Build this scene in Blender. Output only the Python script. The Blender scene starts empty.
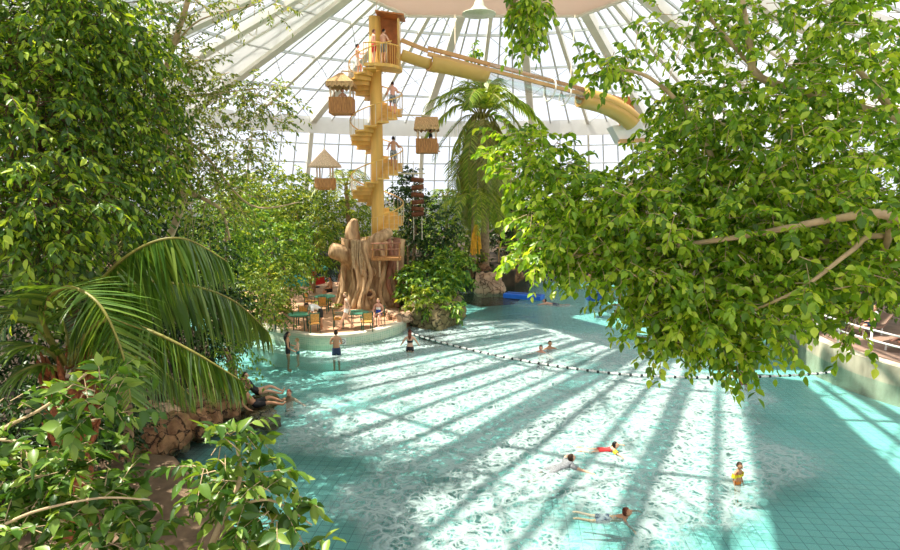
import bpy, bmesh, math, random
import numpy as np
from mathutils import Vector, Matrix, noise

scene = bpy.context.scene
COL = scene.collection
R = math.radians
rnd = random.Random(7)

# ------------------------------------------------------------------ camera
CAMZ = 6.8
F = 600.0
TH = math.atan2(85.0, F)
cam_d = bpy.data.cameras.new('camera')
cam = bpy.data.objects.new('camera', cam_d)
COL.objects.link(cam)
cam.location = (0, 0, CAMZ)
cam.rotation_euler = (math.pi / 2 - TH, 0, 0)
cam_d.sensor_width = 36
cam_d.lens = F / 900 * 36
cam_d.clip_end = 600
scene.camera = cam


def ray(px, py):
    a, b = (px - 450) / F, (275 - py) / F
    return Vector((a, math.cos(TH) + b * math.sin(TH), -math.sin(TH) + b * math.cos(TH)))


def P(px, py, depth):
    d = ray(px, py)
    return Vector((0, 0, CAMZ)) + d * (depth / d.y)


def W(px, py, z=0.0):
    d = ray(px, py)
    return Vector((0, 0, CAMZ)) + d * ((z - CAMZ) / d.z)


def floor_z(y):
    return -0.5 - max(0.0, min(y - 12, 30)) * 0.027


# ------------------------------------------------------------------ materials
def nt(m):
    m.use_nodes = True
    n = m.node_tree
    n.nodes.clear()
    return n, n.nodes, n.links


def mat(name, col, rough=0.6, var=0.25, scale=4.0, metal=0.0, bump=0.0, spec=0.4, alpha_t=None, detail=4, stretch=None, col2=None):
    m = bpy.data.materials.new(name)
    n, N, L = nt(m)
    out = N.new('ShaderNodeOutputMaterial')
    b = N.new('ShaderNodeBsdfPrincipled')
    L.new(b.outputs[0], out.inputs[0])
    tc = N.new('ShaderNodeTexCoord')
    mp = N.new('ShaderNodeMapping')
    if stretch:
        mp.inputs['Scale'].default_value = stretch
    L.new(tc.outputs['Object'], mp.inputs[0])
    nz = N.new('ShaderNodeTexNoise')
    nz.inputs['Scale'].default_value = scale
    nz.inputs['Detail'].default_value = detail
    L.new(mp.outputs[0], nz.inputs['Vector'])
    rp = N.new('ShaderNodeValToRGB')
    c = col
    rp.color_ramp.elements[0].position = 0.3
    rp.color_ramp.elements[1].position = 0.7
    rp.color_ramp.elements[0].color = tuple(x * (1 - var) for x in c) + (1,)
    c2 = col2 or tuple(min(1, x * (1 + var)) for x in c)
    rp.color_ramp.elements[1].color = tuple(c2) + (1,)
    L.new(nz.outputs[0], rp.inputs[0])
    L.new(rp.outputs[0], b.inputs['Base Color'])
    b.inputs['Roughness'].default_value = rough
    b.inputs['Metallic'].default_value = metal
    b.inputs['Specular IOR Level'].default_value = spec
    if bump:
        bp = N.new('ShaderNodeBump')
        bp.inputs['Strength'].default_value = bump
        bp.inputs['Distance'].default_value = 0.05
        L.new(nz.outputs[0], bp.inputs['Height'])
        L.new(bp.outputs[0], b.inputs['Normal'])
    return m


def leaf_mat(name, cols, trans=(1.3, 1.15, 0.4), tfac=0.4, gloss=0.03, rough=0.4, gain=1.7):
    cols = [tuple(min(0.8, x * gain) for x in c) for c in cols]
    m = bpy.data.materials.new(name)
    n, N, L = nt(m)
    out = N.new('ShaderNodeOutputMaterial')
    g = N.new('ShaderNodeNewGeometry')
    rp = N.new('ShaderNodeValToRGB')
    els = rp.color_ramp.elements
    els[0].position = 0.05
    els[0].color = tuple(cols[0]) + (1,)
    els[1].position = 0.95
    els[1].color = tuple(cols[-1]) + (1,)
    for i, c in enumerate(cols[1:-1]):
        e = els.new((i + 1) / (len(cols) - 1))
        e.color = tuple(c) + (1,)
    L.new(g.outputs['Random Per Island'], rp.inputs[0])
    d = N.new('ShaderNodeBsdfDiffuse')
    L.new(rp.outputs[0], d.inputs[0])
    mx = N.new('ShaderNodeMix')
    mx.data_type = 'RGBA'
    mx.blend_type = 'MULTIPLY'
    mx.inputs[0].default_value = 1
    L.new(rp.outputs[0], mx.inputs[6])
    mx.inputs[7].default_value = tuple(trans) + (1,)
    t = N.new('ShaderNodeBsdfTranslucent')
    L.new(mx.outputs[2], t.inputs[0])
    m1 = N.new('ShaderNodeMixShader')
    m1.inputs[0].default_value = tfac
    L.new(d.outputs[0], m1.inputs[1])
    L.new(t.outputs[0], m1.inputs[2])
    gl = N.new('ShaderNodeBsdfGlossy')
    gl.inputs['Roughness'].default_value = rough
    gl.inputs['Color'].default_value = (1, 1, 1, 1)
    m2 = N.new('ShaderNodeMixShader')
    m2.inputs[0].default_value = gloss
    L.new(m1.outputs[0], m2.inputs[1])
    L.new(gl.outputs[0], m2.inputs[2])
    L.new(m2.outputs[0], out.inputs[0])
    return m


def glass_mat(name, tint=(0.97, 0.985, 1.0), gl=0.04, rough=0.02):
    m = bpy.data.materials.new(name)
    n, N, L = nt(m)
    out = N.new('ShaderNodeOutputMaterial')
    t = N.new('ShaderNodeBsdfTransparent')
    t.inputs[0].default_value = tuple(tint) + (1,)
    g = N.new('ShaderNodeBsdfGlossy')
    g.inputs['Roughness'].default_value = rough
    mx = N.new('ShaderNodeMixShader')
    mx.inputs[0].default_value = gl
    L.new(t.outputs[0], mx.inputs[1])
    L.new(g.outputs[0], mx.inputs[2])
    L.new(mx.outputs[0], out.inputs[0])
    return m


def math_node(N, L, op, a, b=None, c=None, clamp=False):
    m = N.new('ShaderNodeMath')
    m.operation = op
    m.use_clamp = clamp
    for i, v in enumerate((a, b, c)):
        if v is None:
            continue
        if isinstance(v, (int, float)):
            m.inputs[i].default_value = v
        else:
            L.new(v, m.inputs[i])
    return m.outputs[0]


def maprange(N, L, v, a, b, c=0.0, d=1.0):
    m = N.new('ShaderNodeMapRange')
    m.interpolation_type = 'SMOOTHSTEP'
    L.new(v, m.inputs[0])
    for i, x in enumerate((a, b, c, d)):
        m.inputs[i + 1].default_value = x
    return m.outputs[0]


def water_mat():
    m = bpy.data.materials.new('pool_water')
    n, N, L = nt(m)
    out = N.new('ShaderNodeOutputMaterial')
    g = N.new('ShaderNodeNewGeometry')
    pos = g.outputs['Position']
    # bubbly water and painted sunlight caustics: big patches, then a lacy net inside them
    big = N.new('ShaderNodeTexNoise')
    big.inputs['Scale'].default_value = 0.16
    big.inputs['Detail'].default_value = 3
    big.inputs['Roughness'].default_value = 0.65
    L.new(pos, big.inputs['Vector'])
    warp = N.new('ShaderNodeTexNoise')
    warp.inputs['Scale'].default_value = 1.6
    warp.inputs['Detail'].default_value = 4
    L.new(pos, warp.inputs['Vector'])
    vm = N.new('ShaderNodeVectorMath')
    vm.operation = 'MULTIPLY_ADD'
    L.new(warp.outputs['Color'], vm.inputs[0])
    vm.inputs[1].default_value = (0.9, 0.9, 0.9)
    L.new(pos, vm.inputs[2])
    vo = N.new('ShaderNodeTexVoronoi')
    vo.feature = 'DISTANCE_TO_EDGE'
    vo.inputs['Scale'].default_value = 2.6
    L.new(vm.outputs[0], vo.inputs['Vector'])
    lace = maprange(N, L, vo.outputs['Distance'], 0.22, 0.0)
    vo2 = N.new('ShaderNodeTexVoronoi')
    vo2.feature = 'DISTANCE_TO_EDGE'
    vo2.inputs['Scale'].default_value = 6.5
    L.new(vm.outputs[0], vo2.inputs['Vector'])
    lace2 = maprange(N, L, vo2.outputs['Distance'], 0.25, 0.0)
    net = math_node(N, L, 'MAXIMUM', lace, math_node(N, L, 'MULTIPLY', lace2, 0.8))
    # bubbles and painted caustics gather mid-pool, where the sun falls, and fade outwards
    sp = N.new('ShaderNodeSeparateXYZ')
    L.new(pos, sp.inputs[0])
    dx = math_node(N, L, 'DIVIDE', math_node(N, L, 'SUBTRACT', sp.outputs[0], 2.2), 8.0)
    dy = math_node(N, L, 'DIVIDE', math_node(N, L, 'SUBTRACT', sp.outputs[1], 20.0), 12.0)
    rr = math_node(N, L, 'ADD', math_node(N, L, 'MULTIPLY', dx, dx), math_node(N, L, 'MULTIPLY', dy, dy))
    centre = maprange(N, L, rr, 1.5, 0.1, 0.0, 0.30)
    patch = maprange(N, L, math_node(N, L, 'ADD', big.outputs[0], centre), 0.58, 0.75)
    foam_caustics = math_node(N, L, 'MULTIPLY', patch, math_node(N, L, 'MULTIPLY_ADD', net, FOAM_CAUSTICS_NET, 0.06), clamp=True)
    tr = N.new('ShaderNodeBsdfTransparent')
    tr.inputs[0].default_value = WATER_TINT
    gl = N.new('ShaderNodeBsdfGlossy')
    gl.inputs['Roughness'].default_value = 0.08
    gl.inputs['Color'].default_value = (0.9, 0.97, 1, 1)
    rip = N.new('ShaderNodeTexNoise')
    rip.inputs['Scale'].default_value = 3.0
    rip.inputs['Detail'].default_value = 5
    rip.inputs['Roughness'].default_value = 0.6
    L.new(pos, rip.inputs['Vector'])
    bp = N.new('ShaderNodeBump')
    bp.inputs['Strength'].default_value = 0.55
    bp.inputs['Distance'].default_value = 0.12
    L.new(rip.outputs[0], bp.inputs['Height'])
    L.new(bp.outputs[0], gl.inputs['Normal'])
    fr = N.new('ShaderNodeFresnel')
    fr.inputs['IOR'].default_value = 1.16
    L.new(bp.outputs[0], fr.inputs['Normal'])
    m1 = N.new('ShaderNodeMixShader')
    L.new(fr.outputs[0], m1.inputs[0])
    L.new(tr.outputs[0], m1.inputs[1])
    L.new(gl.outputs[0], m1.inputs[2])
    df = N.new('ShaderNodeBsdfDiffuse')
    df.inputs[0].default_value = FOAM_CAUSTICS_COL
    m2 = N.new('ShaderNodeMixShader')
    L.new(foam_caustics, m2.inputs[0])
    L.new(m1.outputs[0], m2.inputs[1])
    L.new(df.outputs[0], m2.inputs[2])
    L.new(m2.outputs[0], out.inputs[0])
    return m


def tile_mat(name, col, col2, grout, size, mortar=0.03, rough=0.5, rot=0.0, upright=False):
    m = bpy.data.materials.new(name)
    n, N, L = nt(m)
    out = N.new('ShaderNodeOutputMaterial')
    b = N.new('ShaderNodeBsdfPrincipled')
    L.new(b.outputs[0], out.inputs[0])
    g = N.new('ShaderNodeNewGeometry')
    mp = N.new('ShaderNodeMapping')
    mp.inputs['Rotation'].default_value = (0, 0, rot)
    if upright:      # tiles laid on a standing wall: x along, z up
        sx = N.new('ShaderNodeSeparateXYZ')
        cx_ = N.new('ShaderNodeCombineXYZ')
        L.new(g.outputs['Position'], sx.inputs[0])
        L.new(sx.outputs[0], cx_.inputs[0])
        L.new(sx.outputs[2], cx_.inputs[1])
        L.new(cx_.outputs[0], mp.inputs[0])
    else:
        L.new(g.outputs['Position'], mp.inputs[0])
    br = N.new('ShaderNodeTexBrick')
    br.offset = 0.0
    br.inputs['Scale'].default_value = 1.0
    br.inputs['Brick Width'].default_value = size
    br.inputs['Row Height'].default_value = size
    br.inputs['Mortar Size'].default_value = size * mortar
    br.inputs['Color1'].default_value = tuple(col) + (1,)
    br.inputs['Color2'].default_value = tuple(col2) + (1,)
    br.inputs['Mortar'].default_value = tuple(grout) + (1,)
    L.new(mp.outputs[0], br.inputs['Vector'])
    L.new(br.outputs[0], b.inputs['Base Color'])
    b.inputs['Roughness'].default_value = rough
    return m


FOAM_CAUSTICS_NET = 0.85
FOAM_CAUSTICS_COL = (0.36, 0.46, 0.45, 1)
WATER_TINT = (0.80, 0.965, 0.95, 1)
M = {}
M['water'] = water_mat()
M['tile'] = tile_mat('pool_tile', (0.26, 0.53, 0.50), (0.225, 0.49, 0.465), (0.10, 0.25, 0.25), 0.27, 0.035, rot=0.12)
M['mosaic'] = tile_mat('mosaic_tile', (0.50, 0.58, 0.40), (0.34, 0.47, 0.33), (0.60, 0.62, 0.50), 0.09, 0.12, upright=True)
M['steel'] = mat('cream_steel', (0.84, 0.82, 0.73), 0.5, 0.06, 0.6)
M['rafter'] = mat('grey_aluminium', (0.62, 0.66, 0.66), 0.45, 0.06, 0.6)
M['fabric_white'] = mat('white_roof_panel', (0.84, 0.83, 0.79), 0.7, 0.04, 0.8)
M['membrane'] = leaf_mat('white_membrane', [(0.84, 0.83, 0.79), (0.84, 0.83, 0.79)], trans=(1, 1, 1), tfac=0.5, gloss=0.0, gain=1.0)
M['pink_panel'] = leaf_mat('pink_ceiling_panel', [(0.74, 0.64, 0.58), (0.74, 0.64, 0.58)], trans=(1, .97, .95), tfac=0.42, gloss=0.0, gain=1.0)
M['glass'] = glass_mat('roof_glass')
M['clear_tube'] = glass_mat('clear_acrylic', (0.93, 0.94, 0.93), 0.10, 0.12)
M['lamp_green'] = mat('pale_green_metal', (0.55, 0.62, 0.45), 0.5, 0.1)
M['timber'] = mat('yellow_timber', (0.70, 0.42, 0.10), 0.5, 0.18, 3, stretch=(1, 1, 0.15))
M['timber_d'] = mat('ochre_timber', (0.56, 0.30, 0.07), 0.55, 0.25, 3)
M['booth'] = mat('orange_brown_board', (0.45, 0.17, 0.05), 0.6, 0.25, 3)
M['slide'] = mat('mustard_fibreglass', (0.64, 0.40, 0.11), 0.35, 0.08, 1)
M['beam_tan'] = mat('tan_painted_beam', (0.58, 0.34, 0.13), 0.5, 0.15, 1)
M['wire'] = mat('pale_wire', (0.62, 0.54, 0.38), 0.4, 0.1)
M['log'] = mat('dark_log', (0.15, 0.05, 0.018), 0.8, 0.4, 6)
M['thatch'] = mat('straw_thatch', (0.52, 0.33, 0.15), 0.9, 0.45, 9, bump=0.8, stretch=(3, 3, 0.6))
M['thatch_l'] = mat('pale_straw_thatch', (0.70, 0.52, 0.33), 0.9, 0.35, 9, bump=0.8, stretch=(3, 3, 0.6))
M['bamboo'] = mat('brown_bamboo', (0.42, 0.20, 0.065), 0.6, 0.4, 8, stretch=(4, 4, 0.5))
M['trunk_fake'] = mat('sculpted_trunk', (0.40, 0.215, 0.09), 0.8, 0.45, 2.2, bump=0.7, stretch=(2.2, 2.2, 0.5), col2=(0.68, 0.46, 0.25))
M['trunk_red'] = mat('reddish_root', (0.33, 0.15, 0.09), 0.8, 0.35, 3, bump=0.5, stretch=(2, 2, 0.4))
M['bark'] = mat('grey_brown_bark', (0.33, 0.21, 0.12), 0.85, 0.35, 7, bump=0.5)
M['bark_l'] = mat('pale_bark', (0.52, 0.38, 0.22), 0.8, 0.25, 7, bump=0.3)
M['bark_d'] = mat('dark_bark', (0.12, 0.06, 0.035), 0.9, 0.4, 7, bump=0.5)
M['fibre'] = mat('red_brown_palm_fibre', (0.27, 0.09, 0.035), 0.95, 0.5, 16, bump=1.0)
def rock_mat(name, c0, c1, crack):
    m = bpy.data.materials.new(name)
    n, N, L = nt(m)
    out = N.new('ShaderNodeOutputMaterial')
    b = N.new('ShaderNodeBsdfPrincipled')
    b.inputs['Roughness'].default_value = 0.85
    L.new(b.outputs[0], out.inputs[0])
    g = N.new('ShaderNodeNewGeometry')
    nz = N.new('ShaderNodeTexNoise')
    nz.inputs['Scale'].default_value = 2.4
    nz.inputs['Detail'].default_value = 8
    nz.inputs['Roughness'].default_value = 0.65
    L.new(g.outputs['Position'], nz.inputs['Vector'])
    vm = N.new('ShaderNodeVectorMath')
    vm.operation = 'MULTIPLY_ADD'
    L.new(nz.outputs['Color'], vm.inputs[0])
    vm.inputs[1].default_value = (0.5, 0.5, 0.5)
    L.new(g.outputs['Position'], vm.inputs[2])
    vo = N.new('ShaderNodeTexVoronoi')
    vo.feature = 'DISTANCE_TO_EDGE'
    vo.inputs['Scale'].default_value = 2.2
    L.new(vm.outputs[0], vo.inputs['Vector'])
    cr = maprange(N, L, vo.outputs['Distance'], 0.0, 0.05)
    rp = N.new('ShaderNodeValToRGB')
    rp.color_ramp.elements[0].position = 0.32
    rp.color_ramp.elements[1].position = 0.68
    rp.color_ramp.elements[0].color = tuple(c0) + (1,)
    rp.color_ramp.elements[1].color = tuple(c1) + (1,)
    L.new(nz.outputs[0], rp.inputs[0])
    mx = N.new('ShaderNodeMix')
    mx.data_type = 'RGBA'
    L.new(cr, mx.inputs[0])
    mx.inputs[6].default_value = tuple(crack) + (1,)
    L.new(rp.outputs[0], mx.inputs[7])
    L.new(mx.outputs[2], b.inputs['Base Color'])
    h = math_node(N, L, 'MULTIPLY_ADD', nz.outputs[0], 0.5, cr)
    bp = N.new('ShaderNodeBump')
    bp.inputs['Strength'].default_value = 0.9
    bp.inputs['Distance'].default_value = 0.08
    L.new(h, bp.inputs['Height'])
    L.new(bp.outputs[0], b.inputs['Normal'])
    return m


M['rock'] = rock_mat('brown_rock', (0.12, 0.05, 0.02), (0.38, 0.20, 0.085), (0.03, 0.015, 0.008))
M['rock_l'] = rock_mat('sandy_rock', (0.40, 0.23, 0.13), (0.66, 0.45, 0.29), (0.12, 0.06, 0.03))
M['rock_m'] = rock_mat('mossy_rock', (0.12, 0.10, 0.035), (0.33, 0.25, 0.12), (0.03, 0.022, 0.01))
M['soil'] = mat('dark_soil', (0.06, 0.04, 0.022), 0.95, 0.4, 2, bump=0.4)
M['ledge'] = mat('beige_ledge_stone', (0.16, 0.105, 0.06), 0.85, 0.35, 3, bump=0.2)
M['deck'] = mat('terracotta_paving', (0.50, 0.29, 0.17), 0.8, 0.25, 1.2)
M['coping'] = mat('pale_coping', (0.66, 0.60, 0.46), 0.7, 0.12, 3)
M['terrace_wall'] = mat('weathered_concrete', (0.38, 0.35, 0.25), 0.85, 0.4, 1.6, bump=0.2, stretch=(1, 1, 0.35), col2=(0.62, 0.57, 0.42))
M['terrace'] = mat('terrace_paving', (0.26, 0.17, 0.125), 0.8, 0.2, 2)
M['bounce_ground'] = mat('pale_bounce_ground', (0.52, 0.50, 0.45), 0.95, 0.15, 0.8)  # outside ground kept pale to bounce light up onto the roof ribs
M['pale_wall'] = mat('pale_grey_wall', (0.58, 0.58, 0.60), 0.7, 0.06, 0.4)
M['white_paint'] = mat('white_paint', (0.80, 0.78, 0.74), 0.4, 0.05)
M['green_metal'] = mat('dark_green_metal', (0.02, 0.10, 0.06), 0.4, 0.2)
M['green_top'] = mat('green_table_top', (0.05, 0.20, 0.13), 0.3, 0.2)
M['wicker'] = mat('orange_wicker', (0.62, 0.30, 0.07), 0.6, 0.3, 20)
M['green_cloth'] = mat('sea_green_canvas', (0.05, 0.36, 0.25), 0.8, 0.15)
M['teal_cloth'] = mat('teal_canvas', (0.03, 0.45, 0.42), 0.7, 0.15)
M['red_cloth'] = mat('red_canvas', (0.62, 0.03, 0.03), 0.8, 0.15)
M['yellow'] = mat('yellow_vinyl', (0.86, 0.68, 0.02), 0.35, 0.08)
M['yellow_cloth'] = mat('yellow_towel', (0.85, 0.58, 0.02), 0.9, 0.12)
M['blue_mat'] = mat('blue_foam', (0.02, 0.16, 0.72), 0.5, 0.1)
M['navy'] = mat('navy_foam', (0.03, 0.09, 0.32), 0.5, 0.15)
M['black'] = mat('black_plastic', (0.012, 0.02, 0.02), 0.5, 0.1)
M['rope'] = mat('pale_rope', (0.62, 0.56, 0.44), 0.9, 0.15, 20)
M['orange'] = mat('orange_cloth', (0.75, 0.22, 0.03), 0.8, 0.15)
M['fruit'] = mat('orange_fruit', (0.78, 0.36, 0.02), 0.5, 0.3, 6)
# leaves
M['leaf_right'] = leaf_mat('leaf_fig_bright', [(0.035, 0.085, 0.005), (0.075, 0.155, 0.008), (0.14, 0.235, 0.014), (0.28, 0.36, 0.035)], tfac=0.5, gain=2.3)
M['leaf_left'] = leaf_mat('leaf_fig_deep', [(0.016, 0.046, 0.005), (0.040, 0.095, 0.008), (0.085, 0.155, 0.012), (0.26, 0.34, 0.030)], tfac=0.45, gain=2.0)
M['leaf_olive'] = leaf_mat('leaf_olive', [(0.045, 0.09, 0.012), (0.09, 0.155, 0.018), (0.17, 0.235, 0.03), (0.30, 0.33, 0.05)], tfac=0.42, gain=1.5)
M['leaf_yellow'] = leaf_mat('leaf_yellow_green', [(0.05, 0.11, 0.008), (0.11, 0.19, 0.014), (0.20, 0.27, 0.022), (0.36, 0.38, 0.045)], tfac=0.42, gain=1.5)
M['leaf_mid'] = leaf_mat('leaf_mid_green', [(0.02, 0.07, 0.01), (0.05, 0.12, 0.012), (0.10, 0.18, 0.015), (0.20, 0.27, 0.03)], tfac=0.42, gain=2.0)
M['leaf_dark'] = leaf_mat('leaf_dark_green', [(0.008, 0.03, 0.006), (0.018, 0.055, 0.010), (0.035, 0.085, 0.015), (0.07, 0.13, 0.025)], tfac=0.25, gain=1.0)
M['leaf_near'] = leaf_mat('leaf_near_green', [(0.03, 0.085, 0.010), (0.06, 0.145, 0.015), (0.10, 0.20, 0.02), (0.22, 0.32, 0.05)], tfac=0.38, gain=1.2)
M['palm'] = leaf_mat('palm_leaflet', [(0.025, 0.07, 0.008), (0.055, 0.125, 0.012), (0.09, 0.17, 0.018), (0.15, 0.22, 0.03)], tfac=0.38, gloss=0.06, gain=1.5)
M['palm_sunny'] = leaf_mat('palm_leaflet_sunny', [(0.06, 0.12, 0.012), (0.11, 0.19, 0.02), (0.18, 0.25, 0.03), (0.28, 0.32, 0.06)], tfac=0.42, gain=1.6)
M['palm_dry'] = leaf_mat('palm_leaflet_old', [(0.10, 0.11, 0.03), (0.16, 0.17, 0.045), (0.22, 0.21, 0.06), (0.28, 0.23, 0.09)], tfac=0.3, gloss=0.04)
M['rachis'] = mat('palm_rachis', (0.24, 0.22, 0.045), 0.5, 0.25, 5)


# ------------------------------------------------------------------ mesh builder
class MB:
    def __init__(self):
        self.v, self.f, self.mi = [], [], []

    def add(self, vs, fs, m=0):
        o = len(self.v)
        self.v += [Vector(x) for x in vs]
        self.f += [tuple(i + o for i in q) for q in fs]
        self.mi += [m] * len(fs)
        return self

    def box(self, c, s, rz=0.0, m=0, rot=None):
        c = Vector(c)
        hx, hy, hz = s[0] / 2, s[1] / 2, s[2] / 2
        Rm = rot if rot is not None else Matrix.Rotation(rz, 3, 'Z')
        vs = [c + Rm @ Vector((x * hx, y * hy, z * hz)) for z in (-1, 1) for y in (-1, 1) for x in (-1, 1)]
        return self.add(vs, [(0, 2, 3, 1), (4, 5, 7, 6), (0, 1, 5, 4), (2, 6, 7, 3), (0, 4, 6, 2), (1, 3, 7, 5)], m)

    def beam(self, a, b, w, h, up=(0, 0, 1), m=0):
        a, b = Vector(a), Vector(b)
        d = (b - a)
        ln = d.length
        d = d / ln
        s = d.cross(Vector(up))
        if s.length < 1e-5:
            s = d.cross(Vector((0, 1, 0)))
        s.normalize()
        u = s.cross(d)
        return self.box((a + b) / 2, (w, ln, h), rot=Matrix((s, d, u)).transposed(), m=m)

    def tube(self, pts, r, seg=8, m=0, cap=True, close=False):
        pts = [Vector(p) for p in pts]
        n = len(pts)
        rs = r if isinstance(r, (list, tuple)) else [r] * n
        vs, fs = [], []
        pn = None
        for i, p in enumerate(pts):
            if close:
                d = pts[(i + 1) % n] - pts[i - 1]
            else:
                d = pts[min(i + 1, n - 1)] - pts[max(i - 1, 0)]
            d.normalize()
            if pn is None:
                a = Vector((0, 0, 1)) if abs(d.z) < 0.9 else Vector((1, 0, 0))
                u = d.cross(a).normalized()
            else:
                u = (pn - d * pn.dot(d))
                u = u.normalized() if u.length > 1e-6 else d.orthogonal().normalized()
            pn = u
            w = d.cross(u)
            for k in range(seg):
                t = 2 * math.pi * k / seg
                vs.append(p + (u * math.cos(t) + w * math.sin(t)) * rs[i])
        for i in range(n if close else n - 1):
            j = (i + 1) % n
            for k in range(seg):
                l = (k + 1) % seg
                fs.append((i * seg + k, i * seg + l, j * seg + l, j * seg + k))
        if cap and not close:
            fs.append(tuple(range(seg))[::-1])
            fs.append(tuple((n - 1) * seg + k for k in range(seg)))
        return self.add(vs, fs, m)

    def lathe(self, prof, c=(0, 0, 0), seg=24, m=0, wob=None):
        c = Vector(c)
        vs, fs = [], []
        for i, (r, z) in enumerate(prof):
            for k in range(seg):
                t = 2 * math.pi * k / seg
                rr = r * (wob(t, i) if wob else 1)
                vs.append(c + Vector((rr * math.cos(t), rr * math.sin(t), z)))
        for i in range(len(prof) - 1):
            for k in range(seg):
                l = (k + 1) % seg
                fs.append((i * seg + k, i * seg + l, (i + 1) * seg + l, (i + 1) * seg + k))
        fs.append(tuple(range(seg))[::-1])
        fs.append(tuple((len(prof) - 1) * seg + k for k in range(seg)))
        return self.add(vs, fs, m)

    def prism(self, poly, z0, z1, m=0, mtop=None):
        n = len(poly)
        vs = [Vector((x, y, z0)) for x, y in poly] + [Vector((x, y, z1)) for x, y in poly]
        fs = [tuple(range(n))[::-1]]
        fs += [(i, (i + 1) % n, n + (i + 1) % n, n + i) for i in range(n)]
        self.add(vs, fs, m)
        o = len(self.v) - n
        self.f.append(tuple(range(o, o + n)))
        self.mi.append(m if mtop is None else mtop)
        return self

    def ball(self, c, r, seg=12, rings=8, m=0, rot=None, fn=None):
        c = Vector(c)
        r = (r, r, r) if isinstance(r, (int, float)) else r
        vs, fs = [], []
        Rm = rot or Matrix.Identity(3)
        for i in range(rings + 1):
            ph = math.pi * i / rings
            for k in range(seg):
                t = 2 * math.pi * k / seg
                v = Vector((math.sin(ph) * math.cos(t), math.sin(ph) * math.sin(t), math.cos(ph)))
                s = fn(v) if fn else 1.0
                vs.append(c + Rm @ Vector((v.x * r[0] * s, v.y * r[1] * s, v.z * r[2] * s)))
        for i in range(rings):
            for k in range(seg):
                l = (k + 1) % seg
                fs.append((i * seg + k, (i + 1) * seg + k, (i + 1) * seg + l, i * seg + l))
        return self.add(vs, fs, m)

    def build(self, name, mats, parent=None, smooth=False, base=None):
        me = bpy.data.meshes.new(name)
        b = Vector(base) if base is not None else (parent['_b'] if parent is not None and '_b' in parent else None)
        off = Vector(b) if b is not None else Vector((0, 0, 0))
        me.from_pydata([tuple(v - off) for v in self.v], [], self.f)
        mats = mats if isinstance(mats, (list, tuple)) else [mats]
        for x in mats:
            me.materials.append(M[x] if isinstance(x, str) else x)
        if len(mats) > 1:
            me.polygons.foreach_set('material_index', self.mi)
        bm = bmesh.new()
        bm.from_mesh(me)
        bmesh.ops.recalc_face_normals(bm, faces=bm.faces)
        bm.to_mesh(me)
        bm.free()
        if smooth:
            me.polygons.foreach_set('use_smooth', [True] * len(me.polygons))
        me.update()
        o = bpy.data.objects.new(name, me)
        COL.objects.link(o)
        if parent is not None:
            o.parent = parent
        elif base is not None:
            o.location = off
        return o


def tag(o, label, cat, group=None, kind=None):
    o['label'] = label
    o['category'] = cat
    if group:
        o['group'] = group
    if kind:
        o['kind'] = kind
    return o


def thing(name, label, cat, base=(0, 0, 0), group=None, rz=0.0):
    o = bpy.data.objects.new(name, None)
    COL.objects.link(o)
    o.empty_display_size = 0.2
    o.location = base
    o.rotation_euler = (0, 0, rz)
    o['_b'] = tuple(base)
    return tag(o, label, cat, group)


def local_thing(name, label, cat, base, rz=0.0, group=None):
    o = thing(name, label, cat, base, group, rz)
    o['_b'] = (0.0, 0.0, 0.0)
    return o


def struct(name, mb, m, smooth=False, parent=None):
    o = mb.build(name, m, parent, smooth)
    if parent is None:
        o['kind'] = 'structure'
    return o


def copy_tree(o, parent=None):
    c = o.copy()
    COL.objects.link(c)
    if parent is not None:
        c.parent = parent
    for ch in list(o.children):
        copy_tree(ch, c)
    return c


def bez(p0, p1, p2, p3, n):
    p0, p1, p2, p3 = map(Vector, (p0, p1, p2, p3))
    out = []
    for i in range(n + 1):
        t = i / n
        out.append(p0 * (1 - t) ** 3 + p1 * 3 * t * (1 - t) ** 2 + p2 * 3 * t * t * (1 - t) + p3 * t ** 3)
    return out


def smooth_path(pts, n=6):
    pts = [Vector(p) for p in pts]
    out = []
    for i in range(len(pts) - 1):
        p0, p1, p2, p3 = pts[max(i - 1, 0)], pts[i], pts[i + 1], pts[min(i + 2, len(pts) - 1)]
        for k in range(n):
            t = k / n
            out.append(0.5 * ((2 * p1) + (p2 - p0) * t + (2 * p0 - 5 * p1 + 4 * p2 - p3) * t * t + (3 * p1 - p0 - 3 * p2 + p3) * t ** 3))
    out.append(pts[-1])
    return out


# ------------------------------------------------------------------ numpy leaf meshes
LEAF_V = np.array([[0, 0, 0], [0.5, 0.42, 0.10], [0, 0.45, -0.06], [-0.5, 0.42, 0.10], [0, 1, -0.12]], dtype=np.float64)
LEAF_F = np.array([[0, 1, 2], [2, 1, 4], [0, 2, 3], [2, 4, 3]])
OVAL_V = np.array([[0, 0, 0], [0.36, 0.2, 0.06], [0.5, 0.46, 0.08], [0.30, 0.76, 0.0], [0, 0.48, -0.05], [-0.5, 0.46, 0.08], [-0.36, 0.2, 0.06], [-0.30, 0.76, 0.0], [0, 1, -0.14]], dtype=np.float64)
OVAL_F = np.array([[0, 1, 4], [1, 2, 4], [2, 3, 4], [3, 8, 4], [0, 4, 6], [6, 4, 5], [5, 4, 7], [7, 4, 8]])


def big_leaf_template():
    rows = [(0.0, 0.03), (0.12, 0.30), (0.32, 0.50), (0.55, 0.47), (0.78, 0.26), (0.92, 0.09), (1.0, 0.0)]
    vs, fs = [], []
    for t, w in rows:
        z = -0.22 * t * t
        vs += [(-w, t, z + 0.22 * w), (0, t, z), (w, t, z + 0.22 * w)]
    for i in range(len(rows) - 1):
        a = i * 3
        fs += [(a, a + 1, a + 4), (a, a + 4, a + 3), (a + 1, a + 2, a + 5), (a + 1, a + 5, a + 4)]
    return np.array(vs, dtype=np.float64), np.array(fs)


BIG_V, BIG_F = big_leaf_template()


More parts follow.
